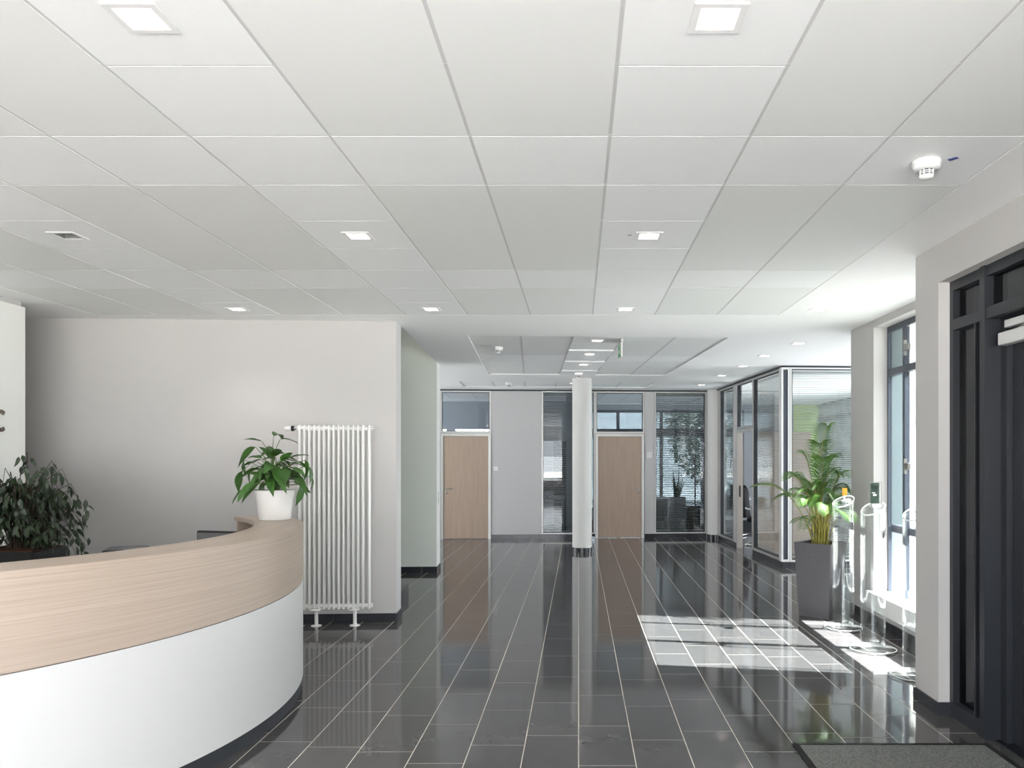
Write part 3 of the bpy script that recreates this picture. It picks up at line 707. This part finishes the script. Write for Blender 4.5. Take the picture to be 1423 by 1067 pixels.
def chair(x, y, rz, label):
    t = thing('visitor_chair', label, 'chair', (x, y, .003), rz)
    b = MB()   # softly rounded back
    vs_ = []; fs = []
    nu, nv = 8, 8
    for k in (0, 1):
        for j in range(nv+1):
            v_ = j/nv; z = .5+.52*v_; half = .25*(1-.35*max(0, (v_-.62)/.38)**2.2)
            for i in range(nu+1):
                u_ = -1+2*i/nu; vs_.append((u_*half, .24+.05*v_-.05*u_*u_*-1+(.03 if k else -.03), z))
    n = (nu+1)*(nv+1)
    for k in (0, 1):
        for j in range(nv):
            for i in range(nu):
                a = k*n+j*(nu+1)+i; fs.append((a, a+1, a+nu+2, a+nu+1))
    ring = [i for i in range(nu+1)]+[(j+1)*(nu+1)-1 for j in range(1, nv+1)]+[nv*(nu+1)+i for i in range(nu-1, -1, -1)]+[j*(nu+1) for j in range(nv-1, 0, -1)]
    for a, c in zip(ring, ring[1:]+ring[:1]): fs.append((a, c, c+n, a+n))
    b.add(vs_, fs, 0, True); b.build('backrest', 'fabric_black', t)
    MB().cbox(-.26, .26, -.26, .24, .42, .51, .03).build('seat', 'fabric_black', t)
    for s_ in (-1, 1):
        x_ = .285*s_
        MB().tube([(x_, .25, .02), (x_, -.25, .02), (x_, -.27, .06), (x_, -.25, .62), (x_, -.2, .66), (x_, .2, .66), (x_, .26, .68)], .013, 8).build('frame', 'chrome', t)
        MB().cbox(x_-.02, x_+.02, -.2, .16, .66, .685, .006).build('armrest', 'black', t)
    MB().tube([(-.285, .25, .02), (.285, .25, .02)], .013, 8).build('stretcher', 'chrome', t)
    MB().tube([(-.285, 0, .45), (.285, 0, .45)], .012, 8).build('seat_bar', 'chrome', t)
    return t
chair(3.36, 14.3, 1.2, 'black upholstered chair with chrome arms just inside the open office door')
chair(3.12, 16.0, -.6, 'black rounded chair behind the narrow side-office pane')
tb = thing('meeting_table', 'dark meeting table behind the narrow side-office pane', 'table', (3.35, 16.9, .002))
MB().cbox(-.55, .6, -.4, .5, .70, .735, .004).build('table_top', 'desk_grey', tb)
for a, b in ((-.5, -.35), (.55, -.35), (-.5, .45), (.55, .45)): MB().cbox(a-.025, a+.025, b-.025, b+.025, 0, .70, .003).build('leg', 'black', tb)

# ------------------------------------------------------------------ outside
ground = MB().box(-60, 80, -60, 90, -.3, -.12).build('ground', 'pave', **ST)
random.seed(21)
def tree(x, y, s, label):
    t = thing('tree', label, 'tree', (x, y, -.12), 0, 'pale trees outside the office glazing')
    MB().tube([(0, 0, 0), (.05, .02, 1.2*s), (.0, .1, 3*s)], [.13*s, .1*s, .04*s], 8).build('trunk', 'twig', t)
    m = MB()
    for i in range(4200):
        a = random.uniform(0, 2*PI); b = math.acos(random.uniform(-1, 1)); r = random.uniform(.35, 1)**.6
        c = Vector((r*1.5*s*math.sin(b)*math.cos(a), r*1.5*s*math.sin(b)*math.sin(a), 2.4*s+r*2.0*s*math.cos(b)))
        u_ = Vector((random.uniform(-1, 1), random.uniform(-1, 1), random.uniform(-1, 1))).normalized(); v_ = u_.orthogonal().normalized(); k = .09*s
        m.add([c-u_*k, c+v_*k*.55, c+u_*k, c-v_*k*.55+u_.cross(v_)*k*.2], [(0, 1, 2, 3)])
    m.build('foliage', 'leaf_out', t, kind='stuff')
tree(7.9, 23.6, 1.2, 'pale leafy tree outside, seen through the blind right of the lime wall')
tree(10.4, 27.5, 1.4, 'second pale leafy tree outside, behind the first one beyond the office')
tree(5.2, 29.5, 1.3, 'third pale leafy tree outside, beyond the far office windows')
blk = MB().box(-14, 12, 44, 54, -.12, 9).build('outside_building', 'render_white', **ST)

# ------------------------------------------------------------------ reception desk
RO = 2.567; RI = 2.2465; A_0, A_1 = -1.35, math.radians(43.9)
zt = lambda a: 1.136-.0106*a
zm = lambda a: .743+.0287*a
desk = thing('reception_desk', 'curved reception desk with oak laminate counter and white front', 'reception desk', (DC[0], DC[1], 0))
MB().arc(RI, RO, A_0, A_1, lambda a: zt(a)-.032, zt, 96).build('counter_top', 'oak', desk)
MB().arc(RO-.03, RO-.0005, A_0, A_1, lambda a: zm(a)+.004, lambda a: zt(a)-.0325, 96).build('fascia', 'oak', desk)
MB().arc(RO-.03, RO-.002, A_0, A_1, .082, lambda a: zm(a)-.001, 96).build('front_panel', 'white_panel', desk)
MB().arc(RO-.05, RO-.012, A_0, A_1, 0, .082, 96).build('plinth', 'alu_dark', desk)
MB().arc(RI+.02, RO-.03, A_1-.012, A_1-.001, 0, lambda a: zt(a)-.033, 2).build('end_panel', 'oak', desk)
MB().arc(RI+.015, RO-.03, A_0, A_1-.012, .82, .845, 96).build('shelf', 'oak', desk)
MB().arc(RI-.55, RO-.035, A_0, A_1-.05, .715, .74, 96).build('worktop', 'oak', desk)
for a in (-.9, -.3, .3, .62): MB().arc(RI+.0, RO-.035, a, a+.01, 0, .714, 1).build('support', 'oak', desk)
def on_desk(r, a): return (DC[0]+r*math.cos(a), DC[1]+r*math.sin(a))
def desk_monitor(r, a, rz, ztop, wd, label, m_='black'):
    x, y = on_desk(r, a); t = thing('desk_monitor', label, 'monitor', (x, y, .741), rz)
    h = ztop-.741
    MB().cbox(-.11, .11, -.08, .1, 0, .012, .003).build('foot', 'black', t); MB().cbox(-.02, .02, .02, .04, .012, h-.15, .002).build('neck', 'black', t)
    MB().cbox(-wd/2, wd/2, -.012, .025, max(.05, h-.27), h, .008).build('housing', m_, t)
    MB().box(-wd/2+.014, wd/2-.014, -.014, -.0115, max(.06, h-.25), h-.014).build('screen', 'screen', t)
    return t
desk_monitor(2.02, .585, -.25, 1.055, .34, 'black-framed monitor behind the counter, below the potted plant')
ph = thing('desk_printer', 'dark flat-topped device just showing over the counter, nearer the weeping fig', 'printer', (-2.83, 4.88, .741), .35)
MB().cbox(-.12, .12, -.14, .14, 0, .27, .012).build('body', 'black', ph); MB().cbox(-.11, .11, -.12, .13, .27, .295, .008).build('lid', 'dark_blue', ph)
MB().cbox(-.09, .09, -.18, -.14, .06, .075, .003).build('paper_tray', 'black', ph)

# ------------------------------------------------------------------ pot plant on the counter
def leaf_mesh(name, L_, W_, m_, droop=.35, fold=.25, tip=1.0, n=7):
    vs_ = []; fs = []
    for i in range(n+1):
        t = i/n; wd = W_*.5*(math.sin(PI*min(1, t**.8))**.8 if t < 1 else 0)*(1-.15*t)
        x = L_*t; z = -droop*L_*t*t
        vs_ += [(x, -wd, z+wd*fold+.05*W_*math.sin(9*t)), (x, 0, z), (x, wd, z+wd*fold-.05*W_*math.sin(8*t))]
    for i in range(n):
        for c in (0, 1): fs.append((i*3+c, i*3+c+1, i*3+c+4, i*3+c+3))
    m = MB(); m.add(vs_, fs, 0, True); return m.mesh(name, m_)
def orient(o, p, yaw, pitch, roll=0, s=1):
    o.location = p; o.rotation_euler = (Matrix.Rotation(yaw, 3, 'Z') @ Matrix.Rotation(-pitch, 3, 'Y') @ Matrix.Rotation(roll, 3, 'X')).to_euler(); o.scale = (s, s, s)
px_, py_ = on_desk(2.405, math.radians(30.3))
pot = thing('flower_pot', 'white flower pot with glossy broad-leaved plant on the desk counter', 'potted plant', (px_, py_, 1.1315))
MB().lathe([(0, 0), (.112, 0), (.116, .004), (.122, .08), (.134, .16), (.147, .222), (.145, .226), (.139, .226), (.136, .21)], 40).build('pot', 'pot_white', pot)
MB().lathe([(.137, .205), (.06, .212), (0, .214)], 24).build('soil', 'soil', pot)
random.seed(12)
lm = [leaf_mesh('leaf', .17, .080, 'leaf', d, f) for d, f in ((.3, .3), (.6, .2), (.15, .4), (.9, .25))]
stems = MB()
spec = []
for i in range(70):
    a = random.uniform(0, 2*PI); out = random.uniform(.02, .23)*random.uniform(.6, 1); hgt = random.uniform(.06, .30)*(1-.55*(out/.23)**2)
    spec.append((a, out, hgt))
spec += [(2.9, .25, .24), (3.3, .24, .16), (2.7, .16, .34), (3.1, .10, .38), (.2, .24, .24), (6.1, .25, .20), (.1, .27, .12), (5.9, .26, .06), (4.2, .2, .07), (3.5, .2, .02), (1.3, .02, .42), (1.0, .08, .40)]
for a, out, hgt in spec:
    base = Vector((random.uniform(-.03, .03), random.uniform(-.03, .03), .21)); d = Vector((math.cos(a), math.sin(a), 0))
    end = base+d*out+Vector((0, 0, hgt)); midp = base+d*out*.35+Vector((0, 0, hgt*.75))
    stems.tube([base, midp, end], [.004, .003, .0022], 5)
    pitch = .9-3.6*out/.25*.62+random.uniform(-.2, .3); 
    o = put(random.choice(lm), 'leaf', pot); orient(o, end, a+random.uniform(-.5, .5), pitch if hgt > .05 else -.8, random.uniform(-.5, .5), random.uniform(.6, 1.02))
stems.build('stems', 'stem', pot)

# ------------------------------------------------------------------ column radiator
rad = thing('column_radiator', 'tall white column radiator on two feet against the wall', 'radiator', loc2(A0, -.555, -.17, 0), TH)
col_m = MB().lathe([(0, 0), (.008, .0), (.0112, .006), (.0112, 1.744), (.008, 1.75), (0, 1.75)], 12).mesh('radiator_tube', 'rad')
NT = 15
for i in range(NT):
    x = -.3185+i*.0455+(.012 if i == NT-1 else 0)
    for y in (-.016, .016): put(col_m, 'radiator_tube', rad, (x, y, .158))
for z in (.19, 1.875):
    for y in (0,): MB().tube([(-.345, y, z), (.362, y, z)], .021, 12).build('header', 'rad', rad)
for x in (-.165, .195):
    f_ = MB(); f_.tube([(x, 0, .01), (x, 0, .165)], .017, 12); f_.lathe([(0, .012), (.02, .012), (.048, .006), (.05, 0), (0, 0)], 20, c=(x, 0)); f_.cbox(x-.045, x+.045, -.05, .05, .148, .16, .003)
    f_.build('foot', 'rad', rad)
v_ = MB(); v_.tube([(-.345, 0, 1.875), (-.375, 0, 1.875)], .013, 12, 0); v_.build('valve', 'chrome', rad)
MB().tube([(-.375, 0, 1.875), (-.395, 0, 1.875)], .026, 14).build('valve_collar', 'black', rad)
MB().tube([(-.395, 0, 1.875), (-.40, 0, 1.875), (-.455, 0, 1.875), (-.462, 0, 1.875)], [.021, .025, .023, .012], 14).build('thermostat_head', 'white', rad)
MB().tube([(.362, 0, 1.875), (.385, 0, 1.875)], .009, 10).build('air_vent', 'chrome', rad)
sp_ = MB().tube([(-.30, .02, .19), (-.30, .02, .02)], .009, 8); sp_.lathe([(0, .008), (.03, .006), (.032, 0), (0, 0)], 16, c=(-.30, .02)); sp_.build('supply_pipe', 'chrome', rad)

# ------------------------------------------------------------------ weeping fig behind the desk
fig = thing('weeping_fig', 'dark weeping fig in a black planter behind the reception desk', 'potted plant', (-4.12, 5.75, 0))
MB().cbox(-.24, .24, -.2, .2, 0, .93, .01).build('planter', 'pot_dark', fig)
MB().box(-.22, .22, -.18, .18, .93, .935).build('soil', 'soil', fig)
random.seed(5)
br = MB(); spots = []
for i in range(74):
    a = random.uniform(0, 2*PI); out = random.uniform(.16, .52); hh = random.uniform(.15, .72)*(1-.35*(out/.5)**2)
    if math.cos(a) < 0: hh += .1
    base = Vector((random.uniform(-.06, .06), random.uniform(-.05, .05), .93)); d = Vector((math.cos(a), math.sin(a)*.8, 0))
    p1 = base+d*out*.35+Vector((0, 0, hh*.8)); p2 = base+d*out*.8+Vector((0, 0, hh)); p3 = base+d*out+Vector((0, 0, hh-random.uniform(.08, .22)))
    br.tube([base, p1, p2, p3], [.006, .004, .0025, .001], 4)
    for k in range(14):
        t = random.uniform(.3, 1)
        q = p1.lerp(p2, t*1.6-.6) if t < .8 and t > .4 else (p2.lerp(p3, random.random()) if t >= .8 else base.lerp(p1, t+.5))
        spots.append((q+Vector((random.uniform(-.04, .04), random.uniform(-.04, .04), random.uniform(-.03, .02))), a))
br.build('branches', 'twig', fig)
fl = [leaf_mesh('leaf', .078, .034, 'ficus', d, .3, n=4) for d in (.2, .5)]
random.shuffle(spots); mass = MB()
for i, (q, a) in enumerate(spots):
    yaw = a+random.uniform(-1.4, 1.4); pit = -random.uniform(.5, 1.35); rl = random.uniform(-1, 1); s_ = random.uniform(.8, 1.15)
    if i < 290: o = put(fl[i % 2], 'leaf', fig); orient(o, q, yaw, pit, rl, s_)
    else:
        R_ = Matrix.Rotation(yaw, 3, 'Z') @ Matrix.Rotation(-pit, 3, 'Y') @ Matrix.Rotation(rl, 3, 'X')
        me_ = fl[i % 2]; mass.add([q+R_ @ (v.co*s_) for v in me_.vertices], [list(p.vertices) for p in me_.polygons], 0, True)
mass.build('foliage', 'ficus_mass', fig, kind='stuff')

# ------------------------------------------------------------------ palm in the grey planter
palm = thing('areca_palm', 'green palm in a tall tapered square grey planter by the glazed office', 'potted plant', (2.455, 7.93, 0), math.radians(-41.2+0))
def taper(s0, s1, z0, z1): return [(sx_*s/2, sy_*s/2, z) for s, z in ((s0, z0), (s1, z1)) for sx_, sy_ in ((-1, -1), (1, -1), (1, 1), (-1, 1))]
p_ = MB(); o8 = taper(.315, .386, 0, .742); i8 = taper(.35, .362, .68, .742)
p_.add(o8, [(3, 2, 1, 0), (0, 1, 5, 4), (1, 2, 6, 5), (2, 3, 7, 6), (3, 0, 4, 7)])
p_.add(i8, [(0, 1, 5, 4), (1, 2, 6, 5), (2, 3, 7, 6), (3, 0, 4, 7)])
p_.add(o8[4:]+i8[4:], [(0, 1, 5, 4), (1, 2, 6, 5), (2, 3, 7, 6), (3, 0, 4, 7)])
p_.build('planter', 'pot_grey', palm)
MB().add(taper(.355, .355, .70, .715), [(4, 5, 6, 7)]).build('soil', 'soil', palm)
random.seed(31)
def frond(az, out, hgt, sag, L0, leafl, nl):
    """arching rachis with two rows of leaflets"""
    d = Vector((math.cos(az), math.sin(az), 0)); b = Vector((random.uniform(-.05, .05), random.uniform(-.05, .05), .70))
    p1 = b+d*out*.18+Vector((0, 0, hgt*.62)); p2 = b+d*out*.55+Vector((0, 0, hgt)); p3 = b+d*out+Vector((0, 0, hgt-sag))
    def bz(t): return b*(1-t)**3+p1*3*t*(1-t)**2+p2*3*t*t*(1-t)+p3*t**3
    m = MB(); pts = [bz(i/14) for i in range(15)]
    m.tube(pts, [.007-.0055*i/14 for i in range(15)], 5, 1)
    for k in range(nl):
        t = L0+(1-L0)*(k+.5)/nl; p = bz(t); tan = (bz(min(1, t+.02))-bz(t-.02)).normalized(); side_ = tan.cross(Vector((0, 0, 1))).normalized(); up = side_.cross(tan)
        ll = leafl*math.sin(PI*(.12+.80*(k+.5)/nl))**.7
        for s_ in (-1, 1):
            dr = (tan*.75+side_*s_*.8+up*.22).normalized(); wv = dr.cross(up).normalized()*.0047
            q1 = p+dr*ll*.5+Vector((0, 0, .0)); q2 = p+dr*ll+Vector((0, 0, -ll*.28))
            m.add([p-wv*.4, p+wv*.4, q1+wv, q1-wv, q2, q1+up*.004], [(0, 1, 2, 5), (0, 5, 3), (3, 5, 4), (5, 2, 4)], 0)
    return m.build('frond', ['palm', 'palm_stem'], palm)
rot = math.radians(41.2)     # azimuths below are given in room directions
for az, out, hgt, sag, L0, ll, nl in (
        (3.1, .62, .70, .10, .40, .15, 30), (2.9, .45, .62, .16, .4, .17, 28), (.5, .17, 1.16, -.06, .36, .26, 24), (1.2, .10, 1.04, .0, .38, .22, 24),
        (.0, .19, .94, .04, .38, .2, 26), (5.9, .26, .72, .16, .42, .17, 26), (5.6, .30, .62, .2, .42, .17, 24), (4.9, .32, .68, .16, .42, .18, 26),
        (4.2, .36, .62, .18, .42, .18, 26), (3.6, .42, .68, .16, .4, .18, 26), (2.2, .34, .80, .1, .4, .19, 26), (4.6, .14, .90, .02, .4, .22, 24), (.9, .28, .74, .14, .42, .18, 24),
        (3.9, .36, .42, .22, .5, .12, 16), (3.3, .36, .36, .12, .55, .11, 12), (2.6, .16, .94, .0, .38, .2, 24), (5.3, .22, .80, .08, .42, .19, 24), (.3, .24, .60, .16, .45, .14, 22),
        (4.5, .40, .56, .20, .42, .17, 26), (3.3, .34, .80, .12, .4, .18, 26), (5.1, .42, .50, .2, .45, .16, 24), (4.0, .26, .74, .12, .4, .19, 26), (5.6, .22, .84, .1, .4, .2, 26), (1.6, .3, .66, .14, .42, .17, 24), (3.7, .22, .58, .16, .4, .16, 22), (4.9, .2, .56, .14, .4, .16, 22)):
    frond(az+rot, out, hgt, sag, L0, ll, nl)
cane = MB()
for i in range(17):
    a = random.uniform(0, 2*PI); r = random.uniform(.01, .085); x, y = r*math.cos(a), r*math.sin(a); h_ = random.uniform(.25, .46)
    cane.tube([(x, y, .70), (x*1.25, y*1.25, .70+h_*.5), (x*1.9, y*1.9, .70+h_)], [.0068, .0055, .0035], 6)
cane.build('canes', 'palm_stem', palm, kind='stuff')

# ------------------------------------------------------------------ clear display stands along the window
def stand(y, x, R_, zl, zr, label):
    t = thing('display_stand', label, 'display stand', (x, y, 0), 0, 'clear acrylic display stands by the window')
    MB().lathe([(0, 0), (R_-.004, 0), (R_, .004), (R_, .012), (R_-.004, .016), (0, .016)], 48).build('base_disc', 'acrylic', t)
    MB().lathe([(R_-.002, .014), (R_+.0005, .016), (R_-.006, .0175), (R_-.008, .016)], 48, close=True).build('base_rim', 'acrylic_edge', t)
    n = 40; r = .098; vs_ = []; sl_ = (zr-zl)/(2*r)
    zz = lambda xx: (zl+zr)/2+sl_*xx
    for rr in (r, r-.005):
        for i in range(n):
            a = 2*PI*i/n; c_, s_ = rr*math.cos(a), rr*math.sin(a); vs_ += [(c_, s_, .017), (c_, s_, zz(c_*.8+s_*.6))]
    fs = [(k*2*n+i*2, k*2*n+((i+1) % n)*2, k*2*n+((i+1) % n)*2+1, k*2*n+i*2+1) for k in (0, 1) for i in range(n)]
    MB().add(vs_, fs, 0, True).build('tube', 'acrylic', t)
    ring = [(2*i+1, 2*((i+1) % n)+1, 2*n+2*((i+1) % n)+1, 2*n+2*i+1) for i in range(n)]
    vr = [Vector(v) for v in vs_]; up_ = [v+Vector((0, 0, .006)) for v in vr]
    MB().add(vr+up_, ring+[tuple(q+4*n for q in f) for f in ring]+[(2*i+1, 2*((i+1) % n)+1, 4*n+2*((i+1) % n)+1, 4*n+2*i+1) for i in range(n)], 0).build('top_rim', 'acrylic_edge', t)
    pv = [(.09*math.cos(2*PI*i/n), .09*math.sin(2*PI*i/n)) for i in range(n)]
    MB().add([(a, b, zz(a*.8+b*.6)-.012) for a, b in pv]+[(a, b, zz(a*.8+b*.6)-.008) for a, b in pv], [tuple(range(n)), tuple(range(n, 2*n))]).build('top_plate', 'acrylic', t)
    MB().cbox(.085, .094, -.012, .012, zl-.25, zl-.14, .002).build('clip', 'steel', t)
    return t
stand(7.30, 2.476, .172, 1.135, 1.235, 'clear acrylic display stand beside the palm planter, with an orange card on top')
stand(6.49, 2.447, .188, 1.12, 1.225, 'clear acrylic display stand with a framed dark card on top')
stand(5.70, 2.470, .185, 1.14, 1.24, 'clear acrylic display stand half hidden by the entrance pillar')
oc = thing('card_holder', 'small orange card in a clear holder on the stand by the palm', 'card holder', (2.476, 7.27, 1.20), .2)
MB().cbox(-.035, .035, -.03, .03, -.003, .006, .002).cbox(-.008, .008, -.004, .004, .006, .045, .001).build('holder', 'acrylic_edge', oc)
MB().cbox(-.022, .026, -.004, .004, .045, .115, .001, mx=Matrix.Shear('XZ', 4, (.18, 0))).build('card', 'orange', oc)
ab = thing('display_block', 'clear acrylic block framing a dark green printed card, on the middle display stand', 'award', (2.452, 6.46, 1.195), .12)
MB().cbox(-.035, .035, -.03, .03, -.004, .018, .002).build('foot', 'acrylic_edge', ab)
MB().cbox(-.052, .052, -.014, .014, .018, .205, .004).build('block', 'acrylic', ab)
MB().box(-.044, .036, -.004, .004, .026, .197).build('card', 'card_dark', ab)
MB().box(-.018, .012, -.0052, -.004, .088, .102).box(-.03, .0, -.0052, -.004, .11, .116).build('card_print', 'card_print', ab)
MB().frame(-.052, .052, .018, .205, .005, -.0155, -.014).build('block_edge', 'steel', ab)
kn = thing('table_bell', 'tiny dark knob standing on the last display stand by the pillar', 'ornament', (2.475, 5.68, 1.203))
MB().lathe([(0, 0), (.03, 0), (.03, .006), (.006, .012), (.005, .03), (0, .03)], 16).build('foot', 'acrylic_edge', kn); MB().lathe([(0, .03), (.012, .036), (.012, .046), (0, .052)], 14).build('head', 'slot', kn)

# ------------------------------------------------------------------ door mat
dm = thing('door_mat', 'grey flecked entrance mat with black rubber edge on the tiles', 'mat', (0, 0, 0))
MB().cbox(1.225, 2.25, 2.4, 4.325, .001, .010, .003).build('pile', 'mat', dm)
MB().box(1.19, 1.225, 2.37, 4.36, .001, .007).box(2.25, 2.285, 2.37, 4.36, .001, .007).box(1.225, 2.25, 4.325, 4.36, .001, .007).box(1.225, 2.25, 2.37, 2.4, .001, .007).build('rubber_edge', 'mat_edge', dm)

# ------------------------------------------------------------------ ceiling devices
def detector(x, y, label, s=1):
    t = thing('smoke_detector', label, 'smoke detector', (x, y, CEIL+.0005))
    MB().lathe([(0, 0), (.060*s, 0), (.062*s, -.006), (.061*s, -.022), (.059*s, -.024), (0, -.024)], 32).build('base', 'white', t)
    MB().lathe([(.0585*s, -.0235), (.059*s, -.026), (.055*s, -.038), (.03*s, -.041)], 32).build('body', 'white', t)
    MB().lathe([(.026*s, -.040), (.026*s, -.066)], 24).build('slots', 'slot', t)
    c = MB().lathe([(0, -.064), (.031*s, -.064), (.032*s, -.069), (.026*s, -.078), (0, -.08)], 24)
    for z in (-.0475, -.0555): c.lathe([(.026*s, z-.0012), (.0305*s, z-.0012), (.0305*s, z+.0012), (.026*s, z+.0012)], 24)
    for i in range(8):
        a = 2*PI*i/8; c.tube([(.0285*s*math.cos(a), .0285*s*math.sin(a), -.040), (.0285*s*math.cos(a), .0285*s*math.sin(a), -.066)], .0028*s, 5)
    c.build('cage', 'white', t)
    return t
detector(1.56, 3.50, 'white smoke detector on the near ceiling at the right, with a grilled cap')
detector(-.975, 9.42, 'white smoke detector on the rear ceiling panels, left of the exit sign')
detector(.0, 12.35, 'white smoke detector directly before the column top')
detector(-1.25, 13.95, 'white smoke detector near the glazed back wall, above the grey panel')
tag(MB().box(-.012, .012, -.02, .02, -.002, 0).build('sticker', 'sticker', None, (1.665, 3.47, CEIL+.0005), .7), 'tiny blue sticker on the ceiling beside the near smoke detector', 'sticker')
tag(MB().box(-.012, .012, -.008, .008, -.002, 0).build('sticker', 'desk_grey', None, (.305, 4.66, CEIL+.0005), 0), 'tiny grey sticker on the ceiling panel beside a lit downlight', 'sticker')
ex_ = thing('exit_sign', 'green and white exit sign hanging from the rear ceiling before the column', 'sign', (.475, 8.9, CEIL), TH)
MB().cbox(-.014, .014, -.17, .17, -.035, 0, .003).build('housing', 'alu', ex_)
MB().cbox(-.006, .006, -.16, .16, -.20, -.035, .001).build('plate', 'white', ex_)
for s_ in (-1, 1):
    fc = MB().box(-.0005, .0005, -.145, .145, -.188, -.052).build('sign_face', 'green_sign', ex_, (s_*.0068, 0, 0))
    ar = MB(); ar.add([(s_*.0012, y, z) for y, z in ((.02, -.135), (.09, -.135), (.09, -.155), (.125, -.12), (.09, -.085), (.09, -.105), (.02, -.105))], [tuple(range(7))])
    ar.box(s_*.0010-.0003, s_*.0010+.0003, -.12, -.06, -.175, -.065); ar.build('pictogram', 'white', fc)
# ------------------------------------------------------------------ bronze letter on the white board
lt = MB(); n = 30; r_o, r_i = .091, .061
pts = []
for i in range(n+1):
    a = math.radians(52)+math.radians(256)*i/n; pts.append((a))
vs_ = []
for a in pts:
    for rr in (r_o, r_i):
        for xx in (0, .012): vs_.append((xx, rr*.80*math.cos(a), rr*math.sin(a)))
fs = []
for i in range(n):
    a, b = i*4, (i+1)*4; fs += [(a, b, b+1, a+1), (a+2, a+3, b+3, b+2), (a+1, b+1, b+3, a+3), (a, a+2, b+2, b)]
fs += [(0, 1, 3, 2), (n*4, n*4+2, n*4+3, n*4+1)]
lt.add(vs_, fs)
lp = SW+Matrix.Rotation(TH*.6, 3, 'Z') @ Vector((.0505, -.33, 0))
tag(lt.build('wall_letter', 'letter', None, (lp.x, lp.y, 1.90), TH*.6), 'bronze letter C fixed to the white wall board behind the desk', 'letter')
